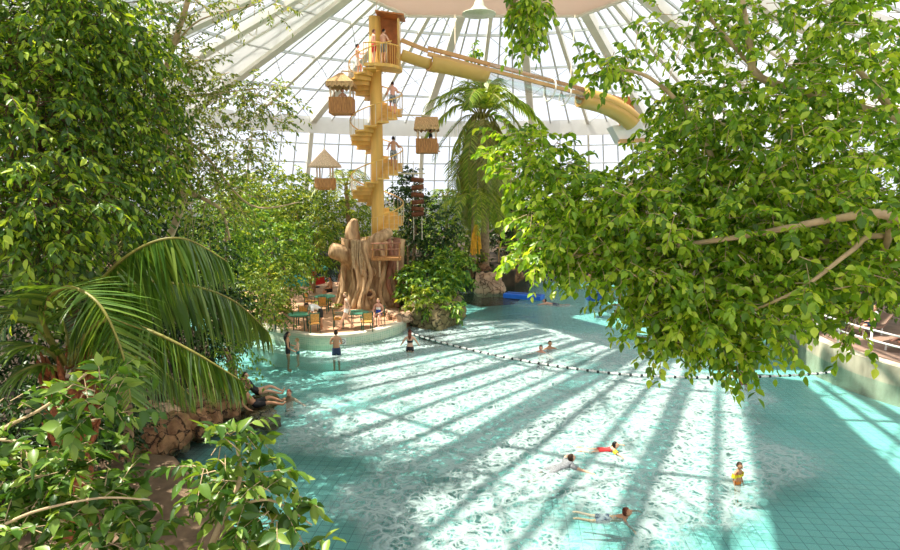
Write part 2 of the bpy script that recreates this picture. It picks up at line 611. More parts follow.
def nrmz(a):
    return a / np.maximum(np.linalg.norm(a, axis=1, keepdims=True), 1e-9)


def leaf_object(name, pos, fwd, nrm, ln, wd, m, parent, big=False, mats2=None):
    TV, TF = (BIG_V, BIG_F) if big is True else ((OVAL_V, OVAL_F) if big == 'oval' else (LEAF_V, LEAF_F))
    n = len(pos)
    off = np.array(parent['_b']) if parent is not None and '_b' in parent else np.zeros(3)
    fwd = nrmz(fwd)
    right = nrmz(np.cross(fwd, nrm))
    up = np.cross(right, fwd)
    k = len(TV)
    V = (pos - off)[:, None, :] + TV[None, :, 0, None] * (right * wd[:, None])[:, None, :] \
        + TV[None, :, 1, None] * (fwd * ln[:, None])[:, None, :] + TV[None, :, 2, None] * (up * ln[:, None])[:, None, :]
    V = V.reshape(-1, 3)
    FI = (TF[None] + (np.arange(n) * k)[:, None, None]).reshape(-1, 3)
    me = bpy.data.meshes.new(name)
    me.vertices.add(len(V))
    me.vertices.foreach_set('co', V.astype(np.float32).ravel())
    nf = len(FI)
    me.loops.add(nf * 3)
    me.loops.foreach_set('vertex_index', FI.astype(np.int32).ravel())
    me.polygons.add(nf)
    me.polygons.foreach_set('loop_start', np.arange(0, nf * 3, 3, dtype=np.int32))
    me.polygons.foreach_set('use_smooth', np.ones(nf, dtype=bool))
    me.materials.append(M[m])
    me.update(calc_edges=True)
    me.validate()
    o = bpy.data.objects.new(name, me)
    COL.objects.link(o)
    if parent is not None:
        o.parent = parent
    return o


def blob_sprays(rng, blobs, px=True):
    """twig bases and directions for a list of crown lobes"""
    Ps, Ds = [], []
    for b in blobs:
        if px:
            x, y, rx, ry, dep, rd, n = b
            c = np.array(P(x, y, dep))
            rad = np.array([rx * dep / F, rd, ry * dep / F])
        else:
            c, rad, n = np.array(b[0]), np.array(b[1]), b[2]
        u = nrmz(rng.normal(size=(n, 3)))
        r = rng.random(n) ** (1 / 2.4)
        Ps.append(c + u * r[:, None] * rad)
        d = u * (rad / rad.max()) * 0.9 + rng.normal(size=(n, 3)) * 0.45 + np.array([0, 0, 0.05])
        Ds.append(nrmz(d))
    return np.concatenate(Ps), np.concatenate(Ds)


def spray_leaves(rng, B, D, slen, m, ll, aspect, droop=0.35, jit=0.25, hang=0.35):
    n = len(B)
    t = np.tile((np.arange(m) + 0.6) / m, (n, 1)) + rng.normal(size=(n, m)) * 0.03
    L = slen * (0.65 + 0.7 * rng.random(n))
    dn = np.array([0, 0, -1.0])
    pos = B[:, None, :] + D[:, None, :] * (t * L[:, None])[:, :, None] + dn * (droop * (t ** 2) * L[:, None])[:, :, None]
    tan = nrmz((D[:, None, :] + dn * (2 * droop * t)[:, :, None]).reshape(-1, 3))
    upv = np.tile(np.array([0, 0, 1.0]), (n * m, 1)) + rng.normal(size=(n * m, 3)) * 0.3
    side = nrmz(np.cross(tan, upv))
    sg = np.tile(np.where(np.arange(m) % 2 == 0, 1.0, -1.0), n)[:, None]
    last = np.tile((np.arange(m) == m - 1), n)[:, None]
    fwd = tan * 0.55 + np.where(last, 0.0, 1.0) * side * sg * 0.8 + dn * hang + rng.normal(size=(n * m, 3)) * jit
    nr = np.tile(np.array([0, 0, 1.0]), (n * m, 1)) + rng.normal(size=(n * m, 3)) * 0.55
    pos = pos.reshape(-1, 3)
    ln = ll * (0.65 + 0.6 * rng.random(n * m))
    wd = ln * aspect * (0.85 + 0.3 * rng.random(n * m))
    return pos, fwd, nr, ln, wd


def twigs_mesh(mb, B, D, slen, droop, r):
    for b, d in zip(B, D):
        b, d = Vector(b), Vector(d)
        pts = [b - d * slen * 0.3, b + d * slen * 0.3 + Vector((0, 0, -droop * 0.09 * slen)), b + d * slen * 0.8 + Vector((0, 0, -droop * 0.64 * slen))]
        mb.tube(pts, [r, r * 0.8, r * 0.4], 4, cap=False)


def foliage_thing(name, label, cat, base, blobs, leaf, ll, slen, m, aspect=0.45, seed=1, trunk=None, branches=(), bark='bark', droop=0.35, hang=0.35,
                  twig=0.0, group=None, big=False, px=True, part='foliage'):
    t = thing(name, label, cat, base, group)
    rng = np.random.default_rng(seed)
    B, D = blob_sprays(rng, blobs, px)
    a = spray_leaves(rng, B, D, slen, m, ll, aspect, droop, hang=hang)
    leaf_object(part, *a, leaf, t, big=big)
    if twig:
        mb = MB()
        twigs_mesh(mb, B, D, slen, droop, twig)
        mb.build('twigs', bark, t, True)
    if trunk:
        pts, r0, r1 = trunk
        pts = smooth_path(pts, 6)
        n = len(pts)
        MB().tube(pts, [r0 + (r1 - r0) * i / (n - 1) for i in range(n)], 10).build('trunk', bark, t, True)
    for pts, r0, r1 in branches:
        pts = smooth_path(pts, 6)
        n = len(pts)
        MB().tube(pts, [r0 + (r1 - r0) * i / (n - 1) for i in range(n)], 8).build('branch', bark, t, True)
    return t
# ------------------------------------------------------------------ glass dome
DC = Vector((3.6, 40.0, 0.0))
APEX, SL = 26.1, 0.265
R_RING, R_EAVE, R_BASE = 14.0, 41.0, 47.5
Z_BASE = 0.3


def roof_z(r):
    return APEX - SL * r


def dome(az, r, z=None):
    a = R(az)        # 0 = straight ahead, positive to the right
    return Vector((DC.x + r * math.sin(a), DC.y + r * math.cos(a), roof_z(r) if z is None else z))


Z_EAVE = roof_z(R_EAVE)
MAIN = {-50, -30, -10, 10, 30, 50, 70, -70, 90, -90, 110, -110, 130, -130, 150, -150, 170, -170}
BANDS = [(-61, -50), (-173, -165.5), (99, 108)]
wn, tn = [0], [0]


def wname():
    wn[0] += 1
    return 'window_%d' % wn[0]


def tname():
    tn[0] += 1
    return 'trim_%d' % tn[0]


for az in range(-180, 180, 10):
    big = az in MAIN
    w, h = (0.75, 0.9) if big else (0.34, 0.5)
    mb = MB()
    mb.beam(dome(az, R_RING - 0.3), dome(az, R_EAVE + 0.2), w, h)
    mb.beam(dome(az, R_EAVE), dome(az, R_BASE, Z_BASE), w * 0.7, h * 0.7)
    struct(tname(), mb, 'steel')
PUR = [18.8, 25.5, 32.5]
for az in range(-180, 180, 10):
    a0, a1 = az, az + 10
    banded = any(a0 < (s + e) / 2 < a1 for s, e in BANDS)
    g = MB()
    up = Vector((0, 0, 0.30))
    q = [dome(a0, R_RING) + up, dome(a1, R_RING) + up, dome(a1, R_EAVE) + up, dome(a0, R_EAVE) + up]
    g.add(q, [(0, 1, 2, 3)])
    o = struct(wname(), g, 'glass')
    b = MB()
    for k in (1, 2):
        aa = a0 + 10 / 3 * k
        b.beam(dome(aa, R_RING) + up * 0.3, dome(aa, R_EAVE) + up * 0.3, 0.17, 0.2)
    for r in PUR:
        b.beam(dome(a0, r), dome(a1, r), 0.20, 0.24)
    for r0, r1 in ((R_RING, PUR[0]), (PUR[0], PUR[1]), (PUR[1], PUR[2]), (PUR[2], R_EAVE)):
        if (az // 10) % 2 == 0 or r0 == PUR[1]:
            b.tube([dome(a0, r0), dome(a1, r1)], 0.045, 4)
            b.tube([dome(a1, r0), dome(a0, r1)], 0.045, 4)
    b.build('glazing_bars', 'rafter', o)
    # sloping wall under the eave
    g = MB()
    g.add([dome(a0, R_EAVE), dome(a1, R_EAVE), dome(a1, R_BASE, Z_BASE), dome(a0, R_BASE, Z_BASE)], [(0, 1, 2, 3)])
    o = struct(wname(), g, 'glass')
    b = MB()
    for k in (1, 2, 3):
        aa = a0 + 2.5 * k
        b.beam(dome(aa, R_EAVE), dome(aa, R_BASE, Z_BASE), 0.15, 0.16)
    for f in (0.18, 0.33, 0.48, 0.63, 0.8):
        r, z = R_EAVE + (R_BASE - R_EAVE) * f, Z_EAVE + (Z_BASE - Z_EAVE) * f
        b.beam(dome(a0, r, z), dome(a1, r, z), 0.16, 0.16)
    b.build('glazing_bars', 'rafter', o)
# ring beam at the eave: one curved white band
n = 72
vs, fs = [], []
for i in range(n):
    az = -180 + 360 / n * i
    for r, z in ((R_EAVE - 0.35, Z_EAVE - 1.5), (R_EAVE - 0.35, Z_EAVE + 0.5), (R_EAVE + 0.15, Z_EAVE + 0.5), (R_EAVE + 0.15, Z_EAVE - 1.5)):
        vs.append(dome(az, r, z))
for i in range(n):
    j = (i + 1) % n
    for k in range(4):
        l = (k + 1) % 4
        fs.append((i * 4 + k, j * 4 + k, j * 4 + l, i * 4 + l))
struct(tname(), MB().add(vs, fs), 'fabric_white')
# white panelled wedges between two ribs
for s, e in BANDS:
    mb = MB()
    ku = Vector((0, 0, -0.1))
    lo = [dome(s, R_RING) + ku, dome(e, R_RING) + ku, dome(e, R_EAVE) + ku, dome(s, R_EAVE) + ku]
    hi = [v + Vector((0, 0, 0.12)) for v in lo]
    mb.add(lo + hi, [(0, 1, 2, 3), (4, 5, 6, 7), (0, 1, 5, 4), (1, 2, 6, 5), (2, 3, 7, 6), (3, 0, 4, 7)])
    struct(tname(), mb, 'membrane')
    b = MB()
    b.beam(dome(s, R_RING), dome(s, R_EAVE), 0.5, 0.7)
    b.tube([dome(s + 1.5, R_RING) + Vector((0, 0, -0.9)), dome(s + 1.5, R_EAVE) + Vector((0, 0, -0.9))], 0.09, 6)
    for k in range(14):
        r0 = R_RING + (R_EAVE - R_RING) * k / 14
        r1 = R_RING + (R_EAVE - R_RING) * (k + 0.5) / 14
        b.tube([dome(s, r0), dome(s + 1.5, r1) + Vector((0, 0, -0.9)), dome(s, r0 + 1.93)], 0.05, 5)
    struct(tname(), b, 'steel')
# compression ring: hexagonal collar with a panelled soffit
ring_az = [-30, 30, 90, 150, 210, 270]
vs = []
for az in ring_az:
    for r, z in ((R_RING + 0.3, roof_z(R_RING) - 1.25), (R_RING + 0.3, roof_z(R_RING) + 0.5), (8.5, roof_z(R_RING) + 0.9), (8.5, roof_z(R_RING) - 1.05)):
        vs.append(dome(az, r, z))
fs = []
for i in range(6):
    j = (i + 1) % 6
    for k in range(4):
        l = (k + 1) % 4
        fs.append((i * 4 + k, j * 4 + k, j * 4 + l, i * 4 + l))
struct('ceiling', MB().add(vs, fs), 'pink_panel')
mb = MB()
for i in range(6):
    mb.beam(dome(ring_az[i], R_RING + 0.2, roof_z(R_RING) - 1.2), dome(ring_az[(i + 1) % 6], R_RING + 0.2, roof_z(R_RING) - 1.2), 0.35, 0.4)
struct(tname(), mb, 'steel')
# bell-shaped lamp under the ring
b0 = P(479, 14.5, 47.0)
t = thing('pendant_lamp', 'pale green bell-shaped lamp hanging under the roof ring', 'lamp', b0)
MB().lathe([(1.28, 0), (1.25, 0.08), (0.75, 0.25), (0.42, 0.6), (0.3, 0.95)], b0, 20).build('lamp_shade', 'lamp_green', t, True)
MB().tube([b0 + Vector((0, 0, 1.1)), b0 + Vector((0, 0, 3.2))], 0.08, 6).build('stem', 'steel', t)
# low opaque wall at the foot of the far glazing
n = 40
vs, fs = [], []
for i in range(n + 1):
    az = -80 + 160 / n * i
    for r, z in ((R_BASE - 1.2, -0.5), (R_BASE - 1.2, 5.4), (R_BASE - 0.7, 5.4), (R_BASE - 0.7, -0.5)):
        vs.append(dome(az, r, z))
for i in range(n):
    j = i + 1
    for k in range(4):
        l = (k + 1) % 4
        fs.append((i * 4 + k, j * 4 + k, j * 4 + l, i * 4 + l))
struct('wall_far', MB().add(vs, fs), 'pale_wall')

# ------------------------------------------------------------------ outside ground, pool
mb = MB()
vs = []
N2 = 48
for r in (49.0, 140.0):
    for i in range(N2):
        a = 2 * math.pi * i / N2
        vs.append((DC.x + r * math.sin(a), DC.y + r * math.cos(a), 0.2))
fs = [(i, (i + 1) % N2, N2 + (i + 1) % N2, N2 + i) for i in range(N2)]
struct('ground', MB().add(vs, fs), 'bounce_ground')
# pool floor, sloping down towards the deep end
ys = [2 + i * 2 for i in range(36)]
vs, fs = [], []
for y in ys:
    vs += [(-34, y, floor_z(y)), (34, y, floor_z(y))]
for i in range(len(ys) - 1):
    fs.append((i * 2, i * 2 + 1, i * 2 + 3, i * 2 + 2))
struct('floor', MB().add(vs, fs), 'tile')
vs, fs = [], []
nx, ny = 150, 120
for j in range(ny + 1):
    for i in range(nx + 1):
        x, y = -34 + 68 * i / nx, 3 + 62 * j / ny
        z = 0.03 * noise.noise((x * 0.55, y * 0.55, 0)) + 0.02 * math.sin(y * 1.1 + 0.4 * math.sin(x * 0.3))
        vs.append((x, y, z))
for j in range(ny):
    for i in range(nx):
        a = j * (nx + 1) + i
        fs.append((a, a + 1, a + nx + 2, a + nx + 1))
w = MB().add(vs, fs).build('pool_water', 'water', None, True)
w['kind'] = 'structure'


def xy(*pts):
    return [(p[0], p[1]) for p in pts]


# ------------------------------------------------------------------ banks and decks
def land(name, poly, z, m, zt=None):
    mb = MB().prism(poly, -2.2, z)
    o = mb.build(name, m)
    o['kind'] = 'structure'
    return o


land('ground_left', [(-3.9, 10.6), (-2.2, 8.2), (-2.0, -6), (-45, -6), (-45, 40), (-20, 40), (-18, 33), (-13.2, 27.5), (-10.4, 24.0), (-7.4, 20.2), (-8.3, 16.5),
                     (-8.0, 14.4), (-6.9, 14.2), (-5.2, 12.2)], 0.22, 'ledge')
land('ground_near', [(-2.0, -6), (-2.2, 8.2), (16.0, 8.2), (16.0, -6)], 0.22, 'ledge')
land('ground_slope', [(-11, 3), (-9.2, 12.0), (-9.0, 16), (-8.0, 19.9), (-9.9, 23.7), (-12.6, 27.3), (-18, 33), (-44, 36), (-44, 3)], 0.9, 'soil')
land('ground_rear', [(-45, 40), (-20, 40), (-17, 49.5), (-14, 51), (-3, 52.5), (0, 44.5), (2.2, 41.2), (4.6, 42.3), (6.2, 47), (7.5, 53), (20, 56), (45, 56), (45, 88), (-45, 88)], 1.1, 'soil')

DK = 0.45
# island with its curved mosaic wall
edge_px = [(258, 325), (278, 330.5), (298, 334), (320, 336), (350, 335), (375, 331), (396, 325), (406, 320)]
front = [W(x, y, DK) for x, y in edge_px]
front = smooth_path(front, 4)
isl = xy(*front) + [(-1.9, 31.5), (-1.8, 36), (-3, 40.2), (-7.5, 41.5), (-11.5, 40.5), (-13.5, 37), (-12.8, 31.5), (-10.4, 28)]
land('floor_island', isl, DK, 'deck')
vs, fs = [], []
cx, cy = -6, 33
n = len(front)
for p in front:
    d = Vector((p.x - cx, p.y - cy, 0)).normalized()
    for o, z in ((0.0, -1.2), (0.04, 0.56), (0.04, 0.56), (-0.25, 0.64)):
        vs.append(Vector((p.x, p.y, z)) + d * o)
mb = MB()
ow = []
for p in front:
    d = Vector((p.x - cx, p.y - cy, 0)).normalized()
    ow.append((Vector((p.x, p.y, 0)), d))
vs = []
for p, d in ow:
    vs += [p + d * 0.03 + Vector((0, 0, -1.3)), p + d * 0.03 + Vector((0, 0, DK - .05))]
fs = [(i * 2, i * 2 + 2, i * 2 + 3, i * 2 + 1) for i in range(n - 1)]
struct('wall_island', MB().add(vs, fs), 'mosaic')
vs = []
for p, d in ow:
    for o, z in ((0.07, DK - .08), (0.07, DK + .04), (-0.38, DK + .05), (-0.38, DK - .08)):
        vs.append(p + d * o + Vector((0, 0, z)))
fs = []
for i in range(n - 1):
    for k in range(4):
        l = (k + 1) % 4
        fs.append((i * 4 + k, (i + 1) * 4 + k, (i + 1) * 4 + l, i * 4 + l))
fs += [(0, 1, 2, 3), tuple((n - 1) * 4 + k for k in (3, 2, 1, 0))]
struct(tname(), MB().add(vs, fs), 'coping')
vs = []
for p, d in ow:
    for o, z in ((0.03, -0.22), (0.95, -0.26), (0.95, -1.3), (0.03, -1.3)):
        vs.append(p + d * o + Vector((0, 0, z)))
struct(tname(), MB().add(vs, fs), mat('pale_step_tile', (0.62, 0.80, 0.74), 0.5, 0.05, 3))
# round warning sign on the wall
sp = W(345.5, 341.5, 0.22)
k = min(range(n), key=lambda i: (ow[i][0] - Vector((sp.x, sp.y, 0))).length)
pc, d = ow[k]
sgn = thing('warning_sign', 'white square sign with a dark ring on the curved island wall', 'sign', pc + d * 0.05 + Vector((0, 0, 0.2)))
c = pc + d * 0.06 + Vector((0, 0, 0.2))
ang = math.atan2(d.y, d.x) - math.pi / 2
Rz = Matrix.Rotation(ang + math.pi, 3, 'Z')
MB().box(c, (0.30, 0.03, 0.30), rot=Rz).build('plate', 'white_paint', sgn)
ring_pts = [c + d * 0.02 + Rz @ Vector((0.10 * math.cos(a), 0, 0.10 * math.sin(a))) for a in [2 * math.pi * i / 20 for i in range(20)]]
mb = MB().tube(ring_pts, 0.014, 5, close=True)
mb.beam(c + d * 0.02 + Rz @ Vector((-0.07, 0, 0.07)), c + d * 0.02 + Rz @ Vector((0.07, 0, -0.07)), 0.022, 0.01)
mb.build('symbol', 'black', sgn)

# right terrace
TZ = 0.72
tw = [W(800, 327.5, TZ), W(812, 335.5, TZ), W(828, 343, TZ), W(848, 350.5, TZ), W(872, 358, TZ), W(900, 366, TZ), W(940, 375, TZ)]
tw = smooth_path(tw, 3)
terr = [(12.6, 29.5)] + xy(*tw) + [(17.5, 15.0), (18, 6), (45, 6), (45, 56), (20, 56), (18.2, 46), (17.6, 36)]
terr = [(17.0, 30.0)] + xy(*tw) + [(17.5, 15.0), (17, 6), (45, 6), (45, 56), (20, 56), (18.6, 46), (18.2, 36)]
land('floor_terrace', terr, TZ - .05, 'terrace')
vs = []
tp = [Vector((17.0, 30.0, TZ))] + tw + [Vector((17.5, 15, TZ))]
nT = len(tp)
for i, p in enumerate(tp):
    dd = (tp[min(i + 1, nT - 1)] - tp[max(i - 1, 0)]).normalized()
    nn = Vector((dd.y, -dd.x, 0))
    if nn.x > 0:
        nn = -nn
    for o, z in ((0.06, -1.5), (0.06, TZ - .04), (-0.3, TZ + .01), (-0.3, -1.5)):
        q = p + nn * o
        vs.append((q.x, q.y, z))
fs = []
for i in range(nT - 1):
    for k in range(4):
        l = (k + 1) % 4
        fs.append((i * 4 + k, (i + 1) * 4 + k, (i + 1) * 4 + l, i * 4 + l))
fs += [(0, 1, 2, 3), tuple((nT - 1) * 4 + k for k in (3, 2, 1, 0))]
struct('wall_terrace', MB().add(vs, fs), 'terrace_wall')
# terrace railing
rail = thing('terrace_railing', 'white tubular railing along the edge of the right terrace', 'railing', (tp[1].x, tp[1].y, TZ))


def at_arc(pts, s):
    acc = 0
    for a, b in zip(pts[:-1], pts[1:]):
        l = (b - a).length
        if acc + l >= s:
            return a.lerp(b, (s - acc) / l)
        acc += l
    return pts[-1].copy()


ins = Vector((0.12, 0, 0))
rp = [p + ins for p in tp[1:]]
tot = sum((b - a).length for a, b in zip(rp[:-1], rp[1:]))
for zz in (1.0, 0.62):
    MB().tube([Vector((p.x, p.y, TZ + zz)) for p in rp], 0.035, 8).build('rail', 'white_paint', rail, True)
s = 0.1
while s < tot:
    p = at_arc(rp, s)
    MB().tube([Vector((p.x, p.y, TZ - .02)), Vector((p.x, p.y, TZ + 1.02))], 0.04, 8).build('post', 'white_paint', rail, True)
    s += 1.55


# ------------------------------------------------------------------ rocks
def rock(name, label, c, s, m, seed, group=None, cat='rock', sub=4):
    bm = bmesh.new()
    bmesh.ops.create_icosphere(bm, subdivisions=sub, radius=1)
    so = Vector((seed * 7.3, seed * 3.1, seed * 1.7))
    for v in bm.verts:
        p = v.co.copy()
        vd = noise.voronoi(p * 1.6 + so)[0]
        f = 0.92 + 0.34 * noise.noise(p * 1.1 + so) + 0.14 * noise.noise(p * 2.7 + so) + 0.09 * noise.noise(p * 6 + so) + 0.28 * (vd[1] - vd[0] - 0.3)
        q = p * f
        q.z = max(q.z, -0.6)
        # blunt facets
        for ax in range(3):
            q[ax] = math.copysign(min(abs(q[ax]), 0.82 + 0.1 * noise.noise(p * 3 + so)), q[ax])
        v.co = Vector((q.x * s[0], q.y * s[1], q.z * s[2]))
    me = bpy.data.meshes.new(name)
    bm.to_mesh(me)
    bm.free()
    me.materials.append(M[m])
    me.polygons.foreach_set('use_smooth', [True] * len(me.polygons))
    o = bpy.data.objects.new(name, me)
    COL.objects.link(o)
    o.location = c
    o.rotation_euler = (0, 0, seed * 1.3)
    return tag(o, label, cat, group)


# left bank rocks, from the bathers down to the ledge
LR = [(226, 392, 18.4, 0.6, 'rock', 'brown boulder behind the two bathers leaning on the left bank'),
      (220, 408, 17.6, 0.7, 'rock', 'rugged brown boulder next to the bathers on the left bank'),
      (203, 420, 16.8, 0.75, 'rock', 'brown boulder under the tips of the hanging palm frond'),
      (188, 428, 16.2, 0.75, 'rock', 'dark brown boulder beneath the long palm frond'),
      (168, 438, 15.6, 0.85, 'rock', 'wide brown boulder midway along the left bank'),
      (150, 446, 15.1, 0.85, 'rock', 'large brown boulder by the water before the beige ledge'),
      (128, 455, 14.7, 0.8, 'rock_m', 'mossy boulder at the end of the left rock wall by the ledge'),
      (150, 425, 16.2, 0.9, 'rock', 'upper brown boulder on the left bank under the palm crown'),
      (190, 408, 17.3, 0.8, 'rock_m', 'mossy boulder of the upper row behind the hanging frond'),
      (212, 386, 18.9, 0.65, 'rock_l', 'sandy boulder at the far end of the left rock wall'),
      (108, 440, 15.6, 0.9, 'rock_m', 'dark mossy boulder furthest inland on the left bank'),
      (138, 434, 15.6, 0.7, 'rock', 'upper brown boulder above the end of the left rock wall'),
      (162, 420, 16.2, 0.65, 'rock_l', 'sandy-topped boulder in the upper row of the left rock wall'),
      (183, 411, 16.9, 0.62, 'rock', 'brown boulder in the upper row below the frond comb'),
      (203, 402, 17.5, 0.6, 'rock', 'brown boulder in the upper row near the frond tip'),
      (234, 398, 18.2, 0.45, 'rock_l', 'small sandy rock right behind the reclining man'),
      (238, 388, 18.9, 0.45, 'rock', 'small brown rock behind the long-haired bather'),
      (120, 468, 14.3, 0.5, 'rock', 'small dark brown rock where rock wall meets the ledge'),
      (205, 432, 16.0, 0.35, 'rock', 'small brown rock at the waterline below the frond')]
for i, (x, y, dep, s, m, lb) in enumerate(LR):
    c = P(x, y, dep)
    c.z = max(c.z, 0.15)
    rock('boulder', lb, c, (s, s * 0.85, s * 0.8), m, i + 2, 'boulders of the left bank')
rock('boulder', 'big sandy boulder standing in the water beside the blue float', Vector((P(489, 281, 40.0).x, 40.0, 0.4)), (1.35, 1.0, 1.15), 'rock_l', 31)
rock('boulder', 'brown boulder on the far shore behind the big sandy boulder', P(478, 272, 42.8), (1.3, 0.9, 0.8), 'rock', 32)
rock('boulder', 'brown boulder on the far shore under the yellow-green branch', P(512, 276, 43.5), (1.2, 0.9, 0.7), 'rock', 33)
for px_, py_, sd, lb in ((258, 397, 71, 'flat rock just under the surface below the long-haired bather'), (258, 408, 72, 'flat rock just under the surface below the reclining man')):
    q_ = W(px_, py_, 0.0)
    rock('boulder', lb, (q_.x, q_.y, -0.32), (1.0, 0.55, 0.36), 'rock', sd, 'boulders of the left bank')
# rock-walled planter beside the sculpted trunk
pc = Vector((-0.85, 31.9, 0))
land('ground_planter', [(pc.x + 1.1 * math.cos(a), pc.y + 2.9 * math.sin(a)) for a in [2 * math.pi * i / 24 for i in range(24)]], 0.95, 'soil')
names = ['low mossy rock at the left end of the planter wall', 'mossy rock of the planter wall just above the rope end', 'broad rock at the front of the planter wall',
         'rock at the front right of the planter wall', 'rounded rock on the right side of the planter wall', 'rock at the right back of the planter wall by the water']
for i in range(6):
    a = R(-150 + i * 35)
    rock('boulder', names[i], (pc.x + 0.85 * math.cos(a), pc.y + 2.6 * math.sin(a), 0.35), (0.78, 0.95, 1.0), 'rock_m', 41 + i, 'rocks of the planter wall')
# low stones along the island edge
for i, (x, y, s, lb) in enumerate([(402, 318, 0.45, 'pinkish stone at the right end of the island edge'), (393, 316, 0.38, 'low pinkish stone beside the seated bather'),
                                   (408, 311, 0.40, 'pale stone between the island and the planter'), (385, 313, 0.3, 'small pinkish stone behind the seated bather')]):
    c = W(x, y, DK + .12)
    rock('stone', lb, c, (s * 1.3, s, s * 0.8), 'rock_l', 61 + i, 'stones on the island edge', 'stone')

# ------------------------------------------------------------------ lane rope of floats
rp_px = [(411, 333.5), (440, 342), (480, 352), (520, 360), (560, 366.5), (605, 372.5), (650, 376), (700, 377.5), (745, 377), (800, 375), (836, 371.8)]
pts = smooth_path([W(x, y, 0.05) for x, y in rp_px], 8)
rope = thing('lane_rope', 'pale floating rope strung with small dark floats curving across the pool', 'rope', pts[0])
MB().tube(pts, 0.034, 6).build('line', 'white_paint', rope)
tot = sum((b - a).length for a, b in zip(pts[:-1], pts[1:]))
NF = 96
proto = []
for m in ('black', 'black'):
    mb = MB().ball((0, 0, 0), (0.062, 0.062, 0.055), 8, 6)
    proto.append(mb)
fl = []
for m, mb in zip(('white_paint', 'black'), proto):
    me_o = mb.build('float', m, None, True)
    fl.append(me_o)
for i in range(NF):
    p = at_arc(pts, tot * (i + 0.5) / NF)
    src = fl[i % 2]
    o = src if i < 2 else src.copy()
    if i >= 2:
        COL.objects.link(o)
    o.parent = rope
    o.location = p - Vector(rope['_b'])

# ------------------------------------------------------------------ floating mats
a, b = W(504, 297.5), W(541, 300.5)
mt = thing('floating_mat', 'bright blue floating mat beside the big sandy boulder', 'float', (a + b) / 2)
dv = (b - a).normalized()
nv = Vector((-dv.y, dv.x, 0))
MB().box((a + b) / 2 + nv * 0.3 + Vector((0, 0, 0.14)), ((b - a).length, 0.95, 0.26), math.atan2(dv.y, dv.x)).build('mat', 'blue_mat', mt)
MB().box((a + b) / 2 + nv * 0.3 + Vector((0, 0, 0.28)), ((b - a).length * 0.92, 0.2, 0.06), math.atan2(dv.y, dv.x)).build('stripe', M['navy'], mt)
c = W(596, 298)
mt = thing('floating_raft', 'dark blue square raft under the standing bather', 'float', c)
MB().box(c + Vector((0, 0, 0.1)), (1.15, 0.9, 0.42)).build('raft', 'navy', mt)
MB().tube([c + Vector((x, y, 0.33)) for x, y in ((-.5, -.38), (.5, -.38), (.5, .38), (-.5, .38))], 0.04, 6, close=True).build('edge', 'black', mt)
# ------------------------------------------------------------------ sculpted tree stump under the staircase
TC = P(372, 305, 33.0)
TC = Vector((TC.x, 33.6, DK))
st = thing('sculpted_tree_stump', 'giant sculpted brown tree stump with thick roots on the island', 'tree stump', TC)


def wob(t, i):
    zf = i / 11
    s = 0.11 * math.sin(7 * t + 0.6 + zf * 0.9) + 0.07 * math.sin(11 * t + 2.0 - zf) + 0.05 * math.sin(19 * t + zf * 2) + 0.05 * math.sin(3 * t)
    return 1 + s * (1.15 - 0.35 * zf)


prof = []
for i in range(12):
    zf = i / 11
    r = 1.50 + 0.45 * (1 - zf) ** 3 - 0.12 * math.sin(zf * 3.1) + 0.10 * zf
    prof.append((r, zf * 3.6))
prof += [(1.35, 3.66), (0.9, 3.5)]
MB().lathe(prof, TC, 84, wob=wob).build('stump', 'trunk_fake', st, True)
rr = random.Random(3)
# aerial roots running down the flutes
for i in range(9):
    a = R(-165 + i * 19 + rr.uniform(-5, 5))
    pts = []
    for k in range(7):
        zf = 1 - k / 6
        r = (1.54 + 0.5 * (1 - zf) ** 3) * wob(a, zf * 11) + 0.06
        aa = a + 0.10 * math.sin(k * 1.3 + i)
        pts.append(TC + Vector((r * math.cos(aa), r * math.sin(aa), zf * 3.7)))
    w0 = rr.uniform(0.09, 0.2)
    MB().tube(smooth_path(pts, 4), w0, 7).build('root', 'trunk_fake' if i < 6 else 'trunk_red', st, True)
# left broken bough, rising stub, right stubs
MB().tube(smooth_path([TC + Vector((-0.9, -0.6, 2.5)), TC + Vector((-1.5, -0.95, 2.9)), TC + Vector((-2.15, -1.2, 3.15))], 5), [0.62, .60, .57, .54, .51, .48, .46, .46, .45, .42, .30], 14).build('bough', 'trunk_fake', st, True)
MB().tube(smooth_path([TC + Vector((-1.0, 0.1, 3.0)), TC + Vector((-1.15, 0.15, 4.0)), TC + Vector((-0.95, 0.2, 4.75))], 5), [0.55, .52, .48, .45, .43, .40, .37, .33, .28, .22, .10], 12).build('bough', 'trunk_fake', st, True)
MB().tube(smooth_path([TC + Vector((0.15, -1.1, 2.9)), TC + Vector((0.2, -1.35, 3.5)), TC + Vector((0.75, -1.3, 3.9)), TC + Vector((1.1, -1.0, 4.1))], 5), [0.48 - 0.016 * i for i in range(16)], 12).build('bough', 'trunk_fake', st, True)
# knots
for (dx, dz, r) in ((-0.02, 2.0, 0.33), (0.02, 0.85, 0.28)):
    y = -1.95 if dz < 1.2 else -1.72
    pts = [TC + Vector((dx + r * math.cos(2 * math.pi * q / 14), y, dz + r * 0.8 * math.sin(2 * math.pi * q / 14))) for q in range(14)]
    MB().tube(pts, 0.10, 7, close=True).build('knot', 'trunk_fake', st, True)
    MB().ball(TC + Vector((dx, y + 0.02, dz)), (r * 0.8, 0.1, r * 0.6), 12, 8).build('hollow', 'bark_d', st, True)
# hanging vine bundle
mb = MB()
for i in range(9):
    x = -0.85 + i * 0.09
    mb.tube([TC + Vector((x, -1.72 - 0.05 * (i % 3), 3.7)), TC + Vector((x + rr.uniform(-.05, .05), -1.8, 2.9)), TC + Vector((x + rr.uniform(-.1, .1), -1.84, 1.8 + rr.uniform(0, .6)))], 0.035, 5)
mb.build('hanging_vines', 'bark_l', st)
